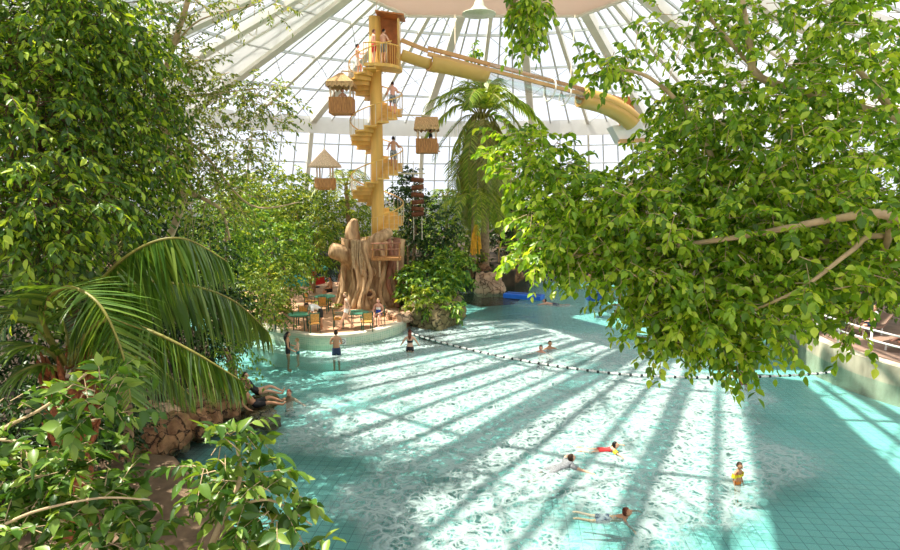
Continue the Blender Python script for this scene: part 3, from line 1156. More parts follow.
# small balcony hung on the stump
bt = TC + Vector((1.0, -1.75, 2.75))
bal = thing('wooden_balcony', 'small brown plank balcony hung on the right of the tree stump', 'balcony', bt)
MB().box(bt, (1.55, 1.1, 0.14)).build('plank_floor', 'bamboo', bal)
for dx in (-0.7, 0.0, 0.7):
    MB().tube([bt + Vector((dx, -0.5, 0)), bt + Vector((dx + 0.03, -0.5, 0.85))], 0.045, 6).build('post', 'bamboo', bal)
for z in (0.5, 0.82):
    MB().tube([bt + Vector((-0.78, -0.5, z)), bt + Vector((0.8, -0.5, z + 0.03))], 0.04, 6).build('rail', 'trunk_red', bal)
for dx in (-0.35, 0.6):
    MB().tube([bt + Vector((dx, -0.45, -0.05)), bt + Vector((dx, -0.45, -0.95))], 0.05, 6).build('hanger', 'bark_l', bal)

# ------------------------------------------------------------------ spiral staircase
SC = Vector((P(377.5, 190, 33.6).x, 33.6, 0))
Z_TOP = P(377, 68, 33.6).z      # top platform
Z_BOT = 4.1
sc = thing('spiral_staircase', 'tall yellow timber spiral staircase rising from the tree stump', 'staircase', (SC.x, SC.y, Z_BOT))
RO, RI = 1.42, 0.32
MB().lathe([(0.40, 3.9), (0.36, 5), (0.34, 9), (0.32, P(0, 17, 33.6).z)], SC, 20).build('column', 'timber', sc, True)
PITCH, NT = 2.88, 14
nst = int((Z_TOP - Z_BOT) / (PITCH / NT))
A_END = R(314)


def st_ang(i):
    return A_END - (nst - i) * (2 * math.pi / NT)


def sec(a0, a1, r0, r1, z0, z1):
    vs = []
    for z in (z0, z1):
        for a in (a0, a1):
            for r in (r0, r1):
                vs.append((SC.x + r * math.cos(a), SC.y + r * math.sin(a), z))
    return vs, [(0, 1, 3, 2), (4, 6, 7, 5), (0, 4, 5, 1), (2, 3, 7, 6), (0, 2, 6, 4), (1, 5, 7, 3)]


dz = (Z_TOP - Z_BOT) / nst
for i in range(nst):
    a = st_ang(i)                      # anticlockwise climb seen from above
    da = 2 * math.pi / NT
    z = Z_BOT + (i + 1) * dz
    mb = MB()
    vs, fs = sec(a - da * 0.55, a + da * 0.62, RI, RO, z - 0.09, z)
    mb.add(vs, fs)
    vs, fs = sec(a - da * 0.55, a - da * 0.42, RI, RO - 0.02, z - dz, z - 0.09)
    mb.add(vs, fs)
    mb.build('step', 'timber', sc)
# curved stringer soffit, outer skirt, handrail, infill wires
def helix(r, dzv, n=None, i0=0, i1=None):
    i1 = nst if i1 is None else i1
    k = (i1 - i0) * 3
    out = []
    for q in range(k + 1):
        i = i0 + q / 3
        a = st_ang(i)
        out.append(Vector((SC.x + r * math.cos(a), SC.y + r * math.sin(a), Z_BOT + (i + 1) * dz + dzv)))
    return out


MB().tube(helix(RO, 0.95), 0.035, 6).build('handrail', 'timber', sc, True)
mb = MB()
for q in range(nst * 2):
    i = q / 2
    a = st_ang(i)
    p = Vector((SC.x + (RO + 0.02) * math.cos(a), SC.y + (RO + 0.02) * math.sin(a), Z_BOT + (i + 1) * dz))
    mb.tube([p - Vector((0, 0, 0.05)), p + Vector((0, 0, 0.95))], 0.014, 4, cap=False)
mb.build('balustrade', 'wire', sc)
# top platform and booth
pz = Z_TOP
mb = MB()
vs, fs = [], []
aa = [R(-108 + 140 * k / 18) for k in range(19)]
for a in aa:
    for r, z in ((0.3, pz - 0.16), (1.45, pz - 0.16), (1.45, pz), (0.3, pz)):
        vs.append((SC.x + r * math.cos(a), SC.y + r * math.sin(a), z))
for i in range(18):
    for k in range(4):
        l = (k + 1) % 4
        fs.append((i * 4 + k, (i + 1) * 4 + k, (i + 1) * 4 + l, i * 4 + l))
fs += [(0, 1, 2, 3), tuple(18 * 4 + k for k in (3, 2, 1, 0))]
mb.add(vs, fs)
mb.build('platform', 'timber', sc)
xa = SC.x
MB().box((xa + 0.68, SC.y + 0.62, pz + 1.35), (0.95, 0.1, 2.7)).build('back_board', 'booth', sc)
MB().box((xa + 0.85, SC.y + 0.0, pz + 2.66), (1.5, 1.4, 0.07), rot=Matrix.Rotation(R(7), 3, 'Y')).build('booth_roof', 'booth', sc)
MB().box((xa + 1.30, SC.y - 0.1, pz + 1.2), (0.10, 1.0, 2.4)).build('side_board', 'slide', sc)
MB().tube([(SC.x + 1.42 * math.cos(a), SC.y + 1.42 * math.sin(a), pz + 1.0) for a in aa[:13]], 0.035, 6).build('platform_rail', 'timber', sc, True)
mb = MB()
for q in range(17):
    a = R(-108 + 92 * q / 16)
    x, y = SC.x + 1.42 * math.cos(a), SC.y + 1.42 * math.sin(a)
    mb.tube([(x, y, pz), (x, y, pz + 1.0)], 0.018, 4, cap=False)
mb.build('platform_balusters', 'timber', sc)
# cables from the roof ring
mb = MB()
top = Vector((SC.x, SC.y, P(0, 17, 33.6).z))
mb.tube([top, Vector((SC.x + 0.6, SC.y + 0.5, roof_z(22))) + Vector((0, 0, -0.6))], 0.025, 5)
mb.build('suspension_rod', 'wire', sc)

# ------------------------------------------------------------------ hanging thatched cabins
def cabin(label, px, py_roof, py_bot, dep, w, kind, arm_z=None, group='thatched cabins hung around the staircase'):
    zt, zb = P(px, py_roof, dep).z, P(px, py_bot, dep).z
    H = zt - zb
    c = P(px, py_bot, dep)
    t = thing('thatched_cabin', label, 'cabin', (c.x, c.y, zb), group)
    hw = w / 2
    th = 'thatch_l' if kind == 'cone' else 'thatch'
    bh, rh = H * (0.35 if kind != 'cone' else 0.30), H * (0.30 if kind != 'cone' else 0.42)
    if kind == 'cone':
        MB().lathe([(w * 0.80, zt - rh), (w * 0.74, zt - rh + 0.12), (w * 0.36, zt - rh * 0.35), (0.12, zt), (0.02, zt + 0.12)], (c.x, c.y, 0), 24,
                   wob=lambda q, i: 1 + 0.03 * math.sin(q * 17 + i)).build('thatched_roof', th, t, True)
        MB().lathe([(hw * 0.85, zb), (hw, zb + 0.15), (hw * 1.02, zb + bh)], (c.x, c.y, 0), 20).build('basket', 'bamboo', t)
    else:
        rw = w * (0.62 if kind == 'hip' else 0.60)
        mb = MB()
        top_w = 0.10 if kind == 'hip' else rw * 0.92
        zz = zt - rh
        for (z0, z1, a0, a1) in ((zz - 0.10, zz + 0.10, rw, rw), (zz + 0.10, zt, rw, top_w)):
            d0, d1 = a0, (a1 if kind == 'hip' else a1)
            y0, y1 = a0, (0.12 if z1 == zt else a1)
            vs = [(c.x + sx * a, c.y + sy * yy, z) for z, a, yy in ((z0, a0, y0), (z1, a1, y1)) for sy in (-1, 1) for sx in (-1, 1)]
            mb.add(vs, [(0, 2, 3, 1), (4, 5, 7, 6), (0, 1, 5, 4), (2, 6, 7, 3), (0, 4, 6, 2), (1, 3, 7, 5)])
        roof = mb.build('thatched_roof', th, t)
        rq = random.Random(int(px))
        ring, K = [], 48
        for k in range(K):
            a = k / K * 4
            q_ = int(a)
            u = (a - q_) * 2 - 1
            q = [(u, -1), (1, u), (-u, 1), (-1, -u)][q_]
            x, y = c.x + q[0] * rw * 1.01, c.y + q[1] * rw * 1.01
            ring.append(Vector((x, y, zz)))
            ring.append(Vector((x + q[0] * .02, y + q[1] * .02, zz - 0.1 - (rq.uniform(0.06, 0.16) if k % 2 else 0.0))))
        fr = MB().add(ring, [(2 * k, 2 * k + 1, (2 * k + 3) % (2 * K), (2 * k + 2) % (2 * K)) for k in range(K)])
        fo = fr.build('thatch_fringe', th, t)
        fo.parent = roof
        mb = MB()
        for sx, sy, lx, ly in ((0, -1, w, 0.06), (0, 1, w, 0.06), (-1, 0, 0.06, w), (1, 0, 0.06, w)):
            mb.box((c.x + sx * hw, c.y + sy * hw, zb + bh / 2 + 0.05), (lx, ly, bh))
        for k in range(9):
            x = c.x - hw + w * k / 8
            mb.tube([(x, c.y - hw - 0.03, zb), (x, c.y - hw - 0.03, zb + bh + 0.05)], 0.045, 5)
        mb.build('basket', 'bamboo', t)
        MB().box((c.x, c.y, zb), (w * 1.08, w * 1.08, 0.10)).build('floor_board', 'bamboo', t)
    for sx in (-1, 1):
        for sy in (-1, 1):
            k = 0.9 if kind != 'cone' else 0.62
            MB().tube([(c.x + sx * hw * k, c.y + sy * hw * k, zb), (c.x + sx * hw * k, c.y + sy * hw * k, zt - rh + 0.1)], 0.045, 6).build('post', 'thatch_l', t)
    if arm_z is not None:
        az = P(px, arm_z, dep).z
        MB().tube([(c.x, c.y, az), (SC.x, SC.y, az)], 0.045, 6).build('arm', 'wire', t)
        MB().tube([(c.x, c.y, az), (c.x, c.y, zt - 0.1)], 0.03, 5).build('hanger', 'wire', t)
    else:
        MB().tube([(c.x, c.y, zt), (c.x, c.y, zt + 0.25)], 0.03, 5).build('hanger', 'wire', t)
    return c, zb


CAB = {}
CAB['a'] = cabin('thatched cabin hanging on the left near the top of the staircase', 342.5, 73, 113.5, 33.0, 1.15, 'hip', 71)
CAB['b'] = cabin('flat-topped thatched cabin hanging between staircase and tall palm', 427, 117, 152.5, 34.0, 1.10, 'gable', 115.5)
CAB['c'] = cabin('larger round cabin with pale cone thatch low among the bushes', 325.5, 151, 190, 33.0, 1.15, 'cone', None)
# horizontal tie under the lower cabins
# ------------------------------------------------------------------ water slide
sl = thing('water_slide', 'mustard tube slide leaving the staircase top towards the right', 'slide', P(402, 58, 33.6))
path_px = [(400, 51, 33.6), (425, 59.5, 34.2), (450, 64, 34.8), (480, 71, 35.5), (520, 80, 36.5), (550, 88, 37.3), (580, 97, 38), (605, 104, 38.6), (622, 113, 39), (633, 122, 39.3)]
PP = smooth_path([P(*q) for q in path_px], 6)


def arc_part(i0, i1, r, a0, a1, name, m, thick=0.05, rfun=None):
    pts = PP[i0:i1 + 1]
    vs = []
    K = 16
    nP = len(pts)
    for i, p in enumerate(pts):
        gi = i0 + i
        d = (PP[min(gi + 1, len(PP) - 1)] - PP[max(gi - 1, 0)]).normalized()
        s = d.cross(Vector((0, 0, 1))).normalized()
        u = s.cross(d)
        rr_ = r * (rfun(i / (nP - 1)) if rfun else 1)
        for q in (rr_, rr_ - thick):
            for k in range(K + 1):
                t = R(a0 + (a1 - a0) * k / K)
                vs.append(p + s * math.cos(t) * q + u * math.sin(t) * q)
    fs = []
    st_ = 2 * (K + 1)
    for i in range(nP - 1):
        for k in range(K):
            fs.append((i * st_ + k, i * st_ + k + 1, (i + 1) * st_ + k + 1, (i + 1) * st_ + k))
            o = K + 1
            fs.append((i * st_ + o + k, (i + 1) * st_ + o + k, (i + 1) * st_ + o + k + 1, i * st_ + o + k + 1))
        for k in (0, K):
            fs.append((i * st_ + k, (i + 1) * st_ + k, (i + 1) * st_ + K + 1 + k, i * st_ + K + 1 + k))
    for i in (0, nP - 1):
        for k in range(K):
            fs.append((i * st_ + k, i * st_ + k + 1, i * st_ + K + 2 + k, i * st_ + K + 1 + k))
    return MB().add(vs, fs).build(name, m, sl, True)


arc_part(0, 7, 0.46, -180, 0, 'entry_chute', 'slide')
arc_part(7, 19, 0.58, -190, 10, 'half_pipe', 'slide')
arc_part(19, 37, 0.58, 0, 360, 'clear_tube', 'clear_tube', 0.03)
arc_part(36, 54, 0.62, 0, 360, 'end_tube', 'slide', 0.05)
# two flange rings
for i in (30, 33):
    p = PP[i]
    d = (PP[i + 1] - PP[i - 1]).normalized()
    s = d.cross(Vector((0, 0, 1))).normalized()
    u = s.cross(d)
    MB().tube([p + (s * math.cos(2 * math.pi * k / 24) + u * math.sin(2 * math.pi * k / 24)) * 0.66 + Vector((0, 0, -0.12)) for k in range(24)], 0.05, 6, close=True).build('hoop', 'steel', sl, True)
# support beam: twin rails above the tube
b0, b1 = P(428, 51, 34.0), P(626, 103, 39.0)
sbeam = None
for off in (0.22, -0.22):
    o = Vector((0, off, off * 0.9))
    sbeam = MB().beam(b0 + o, b1 + o, 0.16, 0.20).build('support_beam', 'beam_tan', sl)
for k in range(9):
    p = b0.lerp(b1, (k + 0.5) / 9)
    i = min(range(len(PP)), key=lambda j: abs(PP[j].x - p.x))
    MB().tube([p, PP[i] + Vector((0, 0, 0.45))], 0.035, 5).build('hanger', 'beam_tan', sl).parent = sbeam
MB().beam(b0, P(401, 40, 33.7), 0.14, 0.2).build('beam_bracket', 'beam_tan', sl)
MB().tube([P(455, 56, 34.8), P(455, 15, 44)], 0.03, 5).build('suspension_rod', 'wire', sl)
MB().tube([P(570, 86, 37.6), P(575, 15, 46)], 0.03, 5).build('suspension_rod', 'wire', sl)
# exit plate and white casing where the tube leaves
e = PP[-1]
q = [P(617, 97.5, 39.6), P(629, 96.5, 39.6), P(640, 121, 39.6), P(620, 125.5, 39.6)]
vs = q + [v + Vector((0, 0.15, 0)) for v in q]
MB().add(vs, [(0, 1, 2, 3), (4, 5, 6, 7), (0, 1, 5, 4), (1, 2, 6, 5), (2, 3, 7, 6), (3, 0, 4, 7)]).build('exit_plate', 'booth', sl)
q = [P(612, 126, 39.7), P(641, 121, 39.7), P(649, 140, 39.7), P(621, 143, 39.7)]
vs = q + [v + Vector((0, 1.4, 0)) for v in q]
MB().add(vs, [(0, 1, 2, 3), (4, 5, 6, 7), (0, 1, 5, 4), (1, 2, 6, 5), (2, 3, 7, 6), (3, 0, 4, 7)]).build('exit_casing', 'fabric_white', sl)
MB().beam(P(619, 141.5, 39.8), P(650, 140, 39.8), 0.5, 0.25).build('casing_base', 'beam_tan', sl)
MB().tube([P(648, 139, 40.3), P(690, 20, 47.5)], 0.04, 5).build('suspension_rod', 'wire', sl)
MB().tube([P(629, 97, 39.7), P(640, 15, 46)], 0.04, 5).build('suspension_rod', 'wire', sl)

# ------------------------------------------------------------------ hanging log ladder
lx = P(417.5, 178, 33.5)
ld = thing('log_ladder', 'hanging ladder of dark logs on ropes right of the staircase', 'ladder', (lx.x, lx.y, P(0, 240, 33.5).z))
zt = P(0, 172, 33.5).z
zb = P(0, 240, 33.5).z
for dx in (-0.23, 0.23):
    MB().tube([(lx.x + dx, lx.y, zt + 0.6), (lx.x + dx, lx.y, zb)], 0.022, 5).build('rope', 'rope', ld)
for k, py in enumerate((180, 187.5, 195, 202, 209, 214)):
    z = P(0, py, 33.5).z
    tl = (-1) ** k * 0.04
    MB().tube([(lx.x - 0.34, lx.y - 0.02, z + tl), (lx.x + 0.34, lx.y - 0.02, z - tl)], 0.13, 8).build('log', 'log', ld, True)
MB().tube([P(411, 173.5, 33.5), (SC.x, SC.y, P(0, 173.5, 33.5).z)], 0.05, 6).build('arm', 'wire', ld)
MB().tube([P(411, 173.5, 33.5), P(425, 173.5, 33.5)], 0.05, 6).build('arm', 'wire', ld)

# ------------------------------------------------------------------ tables and chairs on the island


def table(label, px, py, r=0.55):
    c = W(px, py, DK + 0.74)
    t = thing('round_table', label, 'table', (c.x, c.y, DK), 'round green cafe tables')
    MB().lathe([(r - 0.02, DK + 0.70), (r, DK + 0.71), (r, DK + 0.74), (r - 0.02, DK + 0.75)], (c.x, c.y, 0), 28).build('tabletop', 'green_top', t)
    for k in range(4):
        a = R(45 + 90 * k)
        MB().tube([(c.x + 0.36 * math.cos(a), c.y + 0.36 * math.sin(a), DK), (c.x + 0.30 * math.cos(a), c.y + 0.30 * math.sin(a), DK + 0.71)], 0.022, 6).build('leg', 'green_metal', t)
    return c


def make_chair():
    t = local_thing('cafe_chair', 'x', 'chair', (0, 0, DK), 0, 'cafe chairs with orange wicker backs')
    MB().box((0, 0, 0.45), (0.44, 0.44, 0.05)).build('seat', 'wicker', t)
    MB().box((0, 0.21, 0.72), (0.38, 0.03, 0.34), rot=Matrix.Rotation(R(-6), 3, 'X')).build('backrest', 'wicker', t)
    mb = MB()
    mb.tube([(-0.21, 0.20, 0.45), (-0.21, 0.23, 0.93), (0.21, 0.23, 0.93), (0.21, 0.20, 0.45)], 0.024, 6)
    for sx in (-1, 1):
        mb.tube([(sx * 0.23, -0.20, 0.45), (sx * 0.24, -0.18, 0.66), (sx * 0.23, 0.21, 0.68)], 0.02, 6)
    mb.build('back_frame', 'green_metal', t)
    for sx in (-1, 1):
        for sy in (-1, 1):
            MB().tube([(sx * 0.20, sy * 0.20, 0.44), (sx * 0.22, sy * 0.22, 0.0)], 0.02, 6).build('leg', 'green_metal', t)
    return t


T1 = table('round green table near the left end of the island', 300, 314)
T2 = table('round green table in front of the tree stump', 357, 312)
T3 = table('round green table furthest back on the island', 325, 296)
chair0 = make_chair()
chairs = [(T1.x + 0.75, T1.y - 0.55, 205, 'wicker-backed chair on the right of the left green table'),
          (T1.x - 0.85, T1.y - 0.25, 100, 'wicker-backed chair on the left of the left green table'),
          (T1.x - 0.1, T1.y + 0.95, 10, 'wicker-backed chair behind the left green table'),
          (T2.x + 0.55, T2.y - 0.75, 200, 'wicker-backed chair in front of the seated bather'),
          (T2.x - 0.85, T2.y - 0.1, 95, 'wicker-backed chair on the left of the table by the stump'),
          (T3.x - 0.85, T3.y + 0.1, 80, 'wicker-backed chair left of the furthest table'),
          (T3.x + 0.1, T3.y - 0.95, 180, 'wicker-backed chair in front of the furthest table'),
          (T3.x - 2.0, T3.y - 0.6, 150, 'wicker-backed chair standing alone among the leaves'),
          (T2.x + 0.95, T2.y + 0.45, -60, 'wicker-backed chair carrying the bather in the blue and white swimsuit')]
for i, (x, y, rz, lb) in enumerate(chairs):
    c = chair0 if i == 0 else copy_tree(chair0)
    c.location = (x, y, DK)
    c.rotation_euler = (0, 0, R(rz))
    c['label'] = lb
SEAT = Vector(chairs[-1][:2] + (DK,))


def parasol(label, px, py, dep, r, cloth, z0, h_ratio=0.3):
    top = P(px, py, dep)
    t = thing('parasol', label, 'parasol', (top.x, top.y, z0))
    mb = MB()
    n = 8
    for k in range(n):
        a0, a1 = 2 * math.pi * k / n, 2 * math.pi * (k + 1) / n
        e0 = top + Vector((r * math.cos(a0), r * math.sin(a0), -r * h_ratio))
        e1 = top + Vector((r * math.cos(a1), r * math.sin(a1), -r * h_ratio))
        mb.add([top, e0, e1], [(0, 1, 2)])
        mb.add([e0, e1, e1 - Vector((0, 0, 0.16)), e0 - Vector((0, 0, 0.16))], [(0, 1, 2, 3)])
    mb.build('canopy', cloth, t)
    MB().tube([(top.x, top.y, z0), (top.x, top.y, top.z + 0.06)], 0.03, 6).build('pole', 'white_paint', t)
    MB().lathe([(0.25, z0), (0.25, z0 + 0.08), (0.05, z0 + 0.1)], (top.x, top.y, 0), 14).build('base', 'black', t)
    return t


parasol('sea green parasol behind the tree stump on the island', 315, 263.5, 39.0, 0.85, 'green_cloth', DK)
# teal awning and red towel-like flag beyond the deck
a = P(297, 277, 40.0)
aw = thing('teal_canopy', 'teal flat canopy on thin posts behind the island deck', 'canopy', (a.x, a.y, DK))
MB().box((a.x, a.y, a.z), (1.9, 1.2, 0.10)).build('canopy_top', 'teal_cloth', aw)
MB().box((a.x, a.y - 0.6, a.z - 0.3), (1.9, 0.03, 0.55)).build('valance', 'teal_cloth', aw)
for dx in (-0.9, 0.9):
    for dy in (-0.55, 0.55):
        MB().tube([(a.x + dx, a.y + dy, DK), (a.x + dx, a.y + dy, a.z)], 0.035, 6).build('post', 'green_metal', aw)
a = P(318, 278, 36.8)
fl_ = thing('red_towel', 'red towel hung over a low rack behind the tables', 'towel', (a.x, a.y, DK))
MB().box((a.x, a.y, a.z - 0.2), (0.85, 0.06, 0.42), rot=Matrix.Rotation(R(-10), 3, 'Y')).build('cloth', 'red_cloth', fl_)
MB().tube([(a.x - 0.55, a.y, DK), (a.x - 0.55, a.y, a.z), (a.x + 0.55, a.y, a.z + 0.1), (a.x + 0.55, a.y, DK)], 0.03, 6).build('rack', 'bamboo', fl_)

# ------------------------------------------------------------------ terrace furniture at the right
def make_lounger():
    t = local_thing('sun_lounger', 'x', 'sun lounger', (0, 0, TZ), 0, 'sun loungers on the right terrace')
    MB().box((0, -0.35, 0.34), (0.62, 1.25, 0.07)).build('seat', 'terrace', t)
    MB().box((0, 0.52, 0.58), (0.62, 0.78, 0.07), rot=Matrix.Rotation(R(42), 3, 'X')).build('backrest', 'terrace', t)
    for sx in (-1, 1):
        for y in (-0.85, 0.25):
            MB().box((sx * 0.27, y, 0.16), (0.05, 0.05, 0.32)).build('leg', 'white_paint', t)
    return t


l0 = make_lounger()
LG = []
for i, (px, py, rz, lb) in enumerate([(882, 349, 118, 'sun lounger at the right edge carrying the reclining person'),
                                      (850, 334, 110, 'sun lounger behind the middle of the white railing'),
                                      (826, 324, 105, 'sun lounger with the person in orange near the terrace corner')]):
    q = W(px, py, TZ - .05) + Vector((0.9, 0, 0))
    c = l0 if i == 0 else copy_tree(l0)
    c.location = q
    c.rotation_euler = (0, 0, R(rz - 180))
    c['label'] = lb
    LG.append(q)
p = W(818, 302, 2.3)
parasol('small green parasol over the terrace corner', 818, 297, 27.8, 0.42, mat('bright_green_canvas', (0.02, 0.30, 0.08), 0.8, 0.1), TZ - .05, 0.5)
p = at_arc(rp, tot if False else 0)
q = W(896.5, 352, 1.55)
tw_ = thing('yellow_towel', 'yellow towel hanging over the railing at the right edge', 'towel', q)
k = min(rp, key=lambda v: abs(v.y - q.y))
zz = TZ + 1.02
bx = Vector((k.x, k.y, 0))
MB().box((bx.x - 0.05, bx.y, zz - 0.42), (0.03, 0.40, 0.85)).build('front_fold', 'yellow_cloth', tw_)
MB().box((bx.x + 0.05, bx.y, zz - 0.25), (0.03, 0.40, 0.5)).build('back_fold', 'yellow_cloth', tw_)
MB().box((bx.x, bx.y, zz + 0.03), (0.12, 0.40, 0.03)).build('top_fold', 'yellow_cloth', tw_)

# far terrace railing by the boulders
fr_ = thing('far_railing', 'thin brown railing on the far shore below the bushes', 'railing', P(500, 250, 47))
for py in (240, 246):
    MB().tube([P(497, py + 2, 47), P(520, py, 47.5), (P(545, py - 1, 48))], 0.04, 6).build('rail', 'beam_tan', fr_)
for px in (499, 511, 523, 535):
    a = P(px, 240, 47.3)
    MB().tube([a, (a.x, a.y, 1.0)], 0.045, 6).build('post', 'beam_tan', fr_)
# ------------------------------------------------------------------ people
SKIN = {'fair': mat('fair_skin', (0.72, 0.42, 0.28), 0.55, 0.06, 3), 'tan': mat('tanned_skin', (0.52, 0.26, 0.14), 0.55, 0.06, 3), 'pink': mat('pink_skin', (0.72, 0.36, 0.25), 0.55, 0.06, 3)}
HAIR = {'brown': mat('brown_hair', (0.06, 0.028, 0.014), 0.6, 0.3, 30), 'black': mat('black_hair', (0.012, 0.010, 0.009), 0.5, 0.3, 30),
        'auburn': mat('auburn_hair', (0.16, 0.035, 0.015), 0.6, 0.3, 30), 'blond': mat('blond_hair', (0.42, 0.26, 0.10), 0.6, 0.3, 30)}
EYE = mat('eye_dark', (0.02, 0.015, 0.012), 0.2, 0.0)
LIP = mat('lip', (0.45, 0.14, 0.11), 0.5, 0.0)
CLO = {'black': mat('black_swimwear', (0.012, 0.012, 0.014), 0.6, 0.1), 'navy': mat('navy_swimwear', (0.015, 0.03, 0.08), 0.6, 0.1),
       'grey': mat('grey_shorts', (0.20, 0.21, 0.22), 0.8, 0.4, 30), 'white': mat('white_shirt', (0.82, 0.80, 0.76), 0.8, 0.05), 'red': mat('red_swimwear', (0.62, 0.03, 0.03), 0.6, 0.1),
       'blue': mat('blue_swimwear', (0.03, 0.07, 0.45), 0.6, 0.2), 'yellow': M['yellow'], 'orange': M['orange'], 'teal': mat('teal_swimwear', (0.03, 0.25, 0.25), 0.6, 0.1),
       'patterned': mat('patterned_shorts', (0.14, 0.15, 0.17), 0.8, 0.6, 14, col2=(0.45, 0.45, 0.44))}

BONES = [('pelvis', 'pel', 'spi'), ('belly', 'spi', 'che'), ('bust', 'che', 'nck'), ('neck', 'nck', 'hed'),
         ('clavL', 'nck', 'shL'), ('uarmL', 'shL', 'elL'), ('farmL', 'elL', 'wrL'), ('handL', 'wrL', 'haL'),
         ('clavR', 'nck', 'shR'), ('uarmR', 'shR', 'elR'), ('farmR', 'elR', 'wrR'), ('handR', 'wrR', 'haR'),
         ('hipL', 'pel', 'hpL'), ('thighL', 'hpL', 'knL'), ('shinL', 'knL', 'anL'), ('footL', 'anL', 'toL'),
         ('hipR', 'pel', 'hpR'), ('thighR', 'hpR', 'knR'), ('shinR', 'knR', 'anR'), ('footR', 'anR', 'toR')]
RAD = {'pel': (0.135, 0.115), 'spi': (0.125, 0.10), 'che': (0.155, 0.115), 'nck': (0.068, 0.066), 'hed': (0.062, 0.062), 'sh': (0.066, 0.066), 'el': (0.043, 0.043),
       'wr': (0.030, 0.026), 'ha': (0.036, 0.018), 'hp': (0.10, 0.10), 'kn': (0.06, 0.06), 'an': (0.040, 0.042), 'to': (0.038, 0.028)}


def base_pose():
    j = {'pel': (0, 0, .96), 'spi': (0, .01, 1.12), 'che': (0, 0, 1.32), 'nck': (0, -.01, 1.48), 'hed': (0, .015, 1.57)}
    for s, x in (('L', -1), ('R', 1)):
        j['sh' + s] = (x * .185, 0, 1.42)
        j['el' + s] = (x * .25, -.03, 1.14)
        j['wr' + s] = (x * .26, .06, .90)
        j['ha' + s] = (x * .255, .10, .81)
        j['hp' + s] = (x * .095, 0, .91)
        j['kn' + s] = (x * .10, .02, .50)
        j['an' + s] = (x * .105, -.02, .08)
        j['to' + s] = (x * .12, .14, .03)
    return {k: Vector(v) for k, v in j.items()}


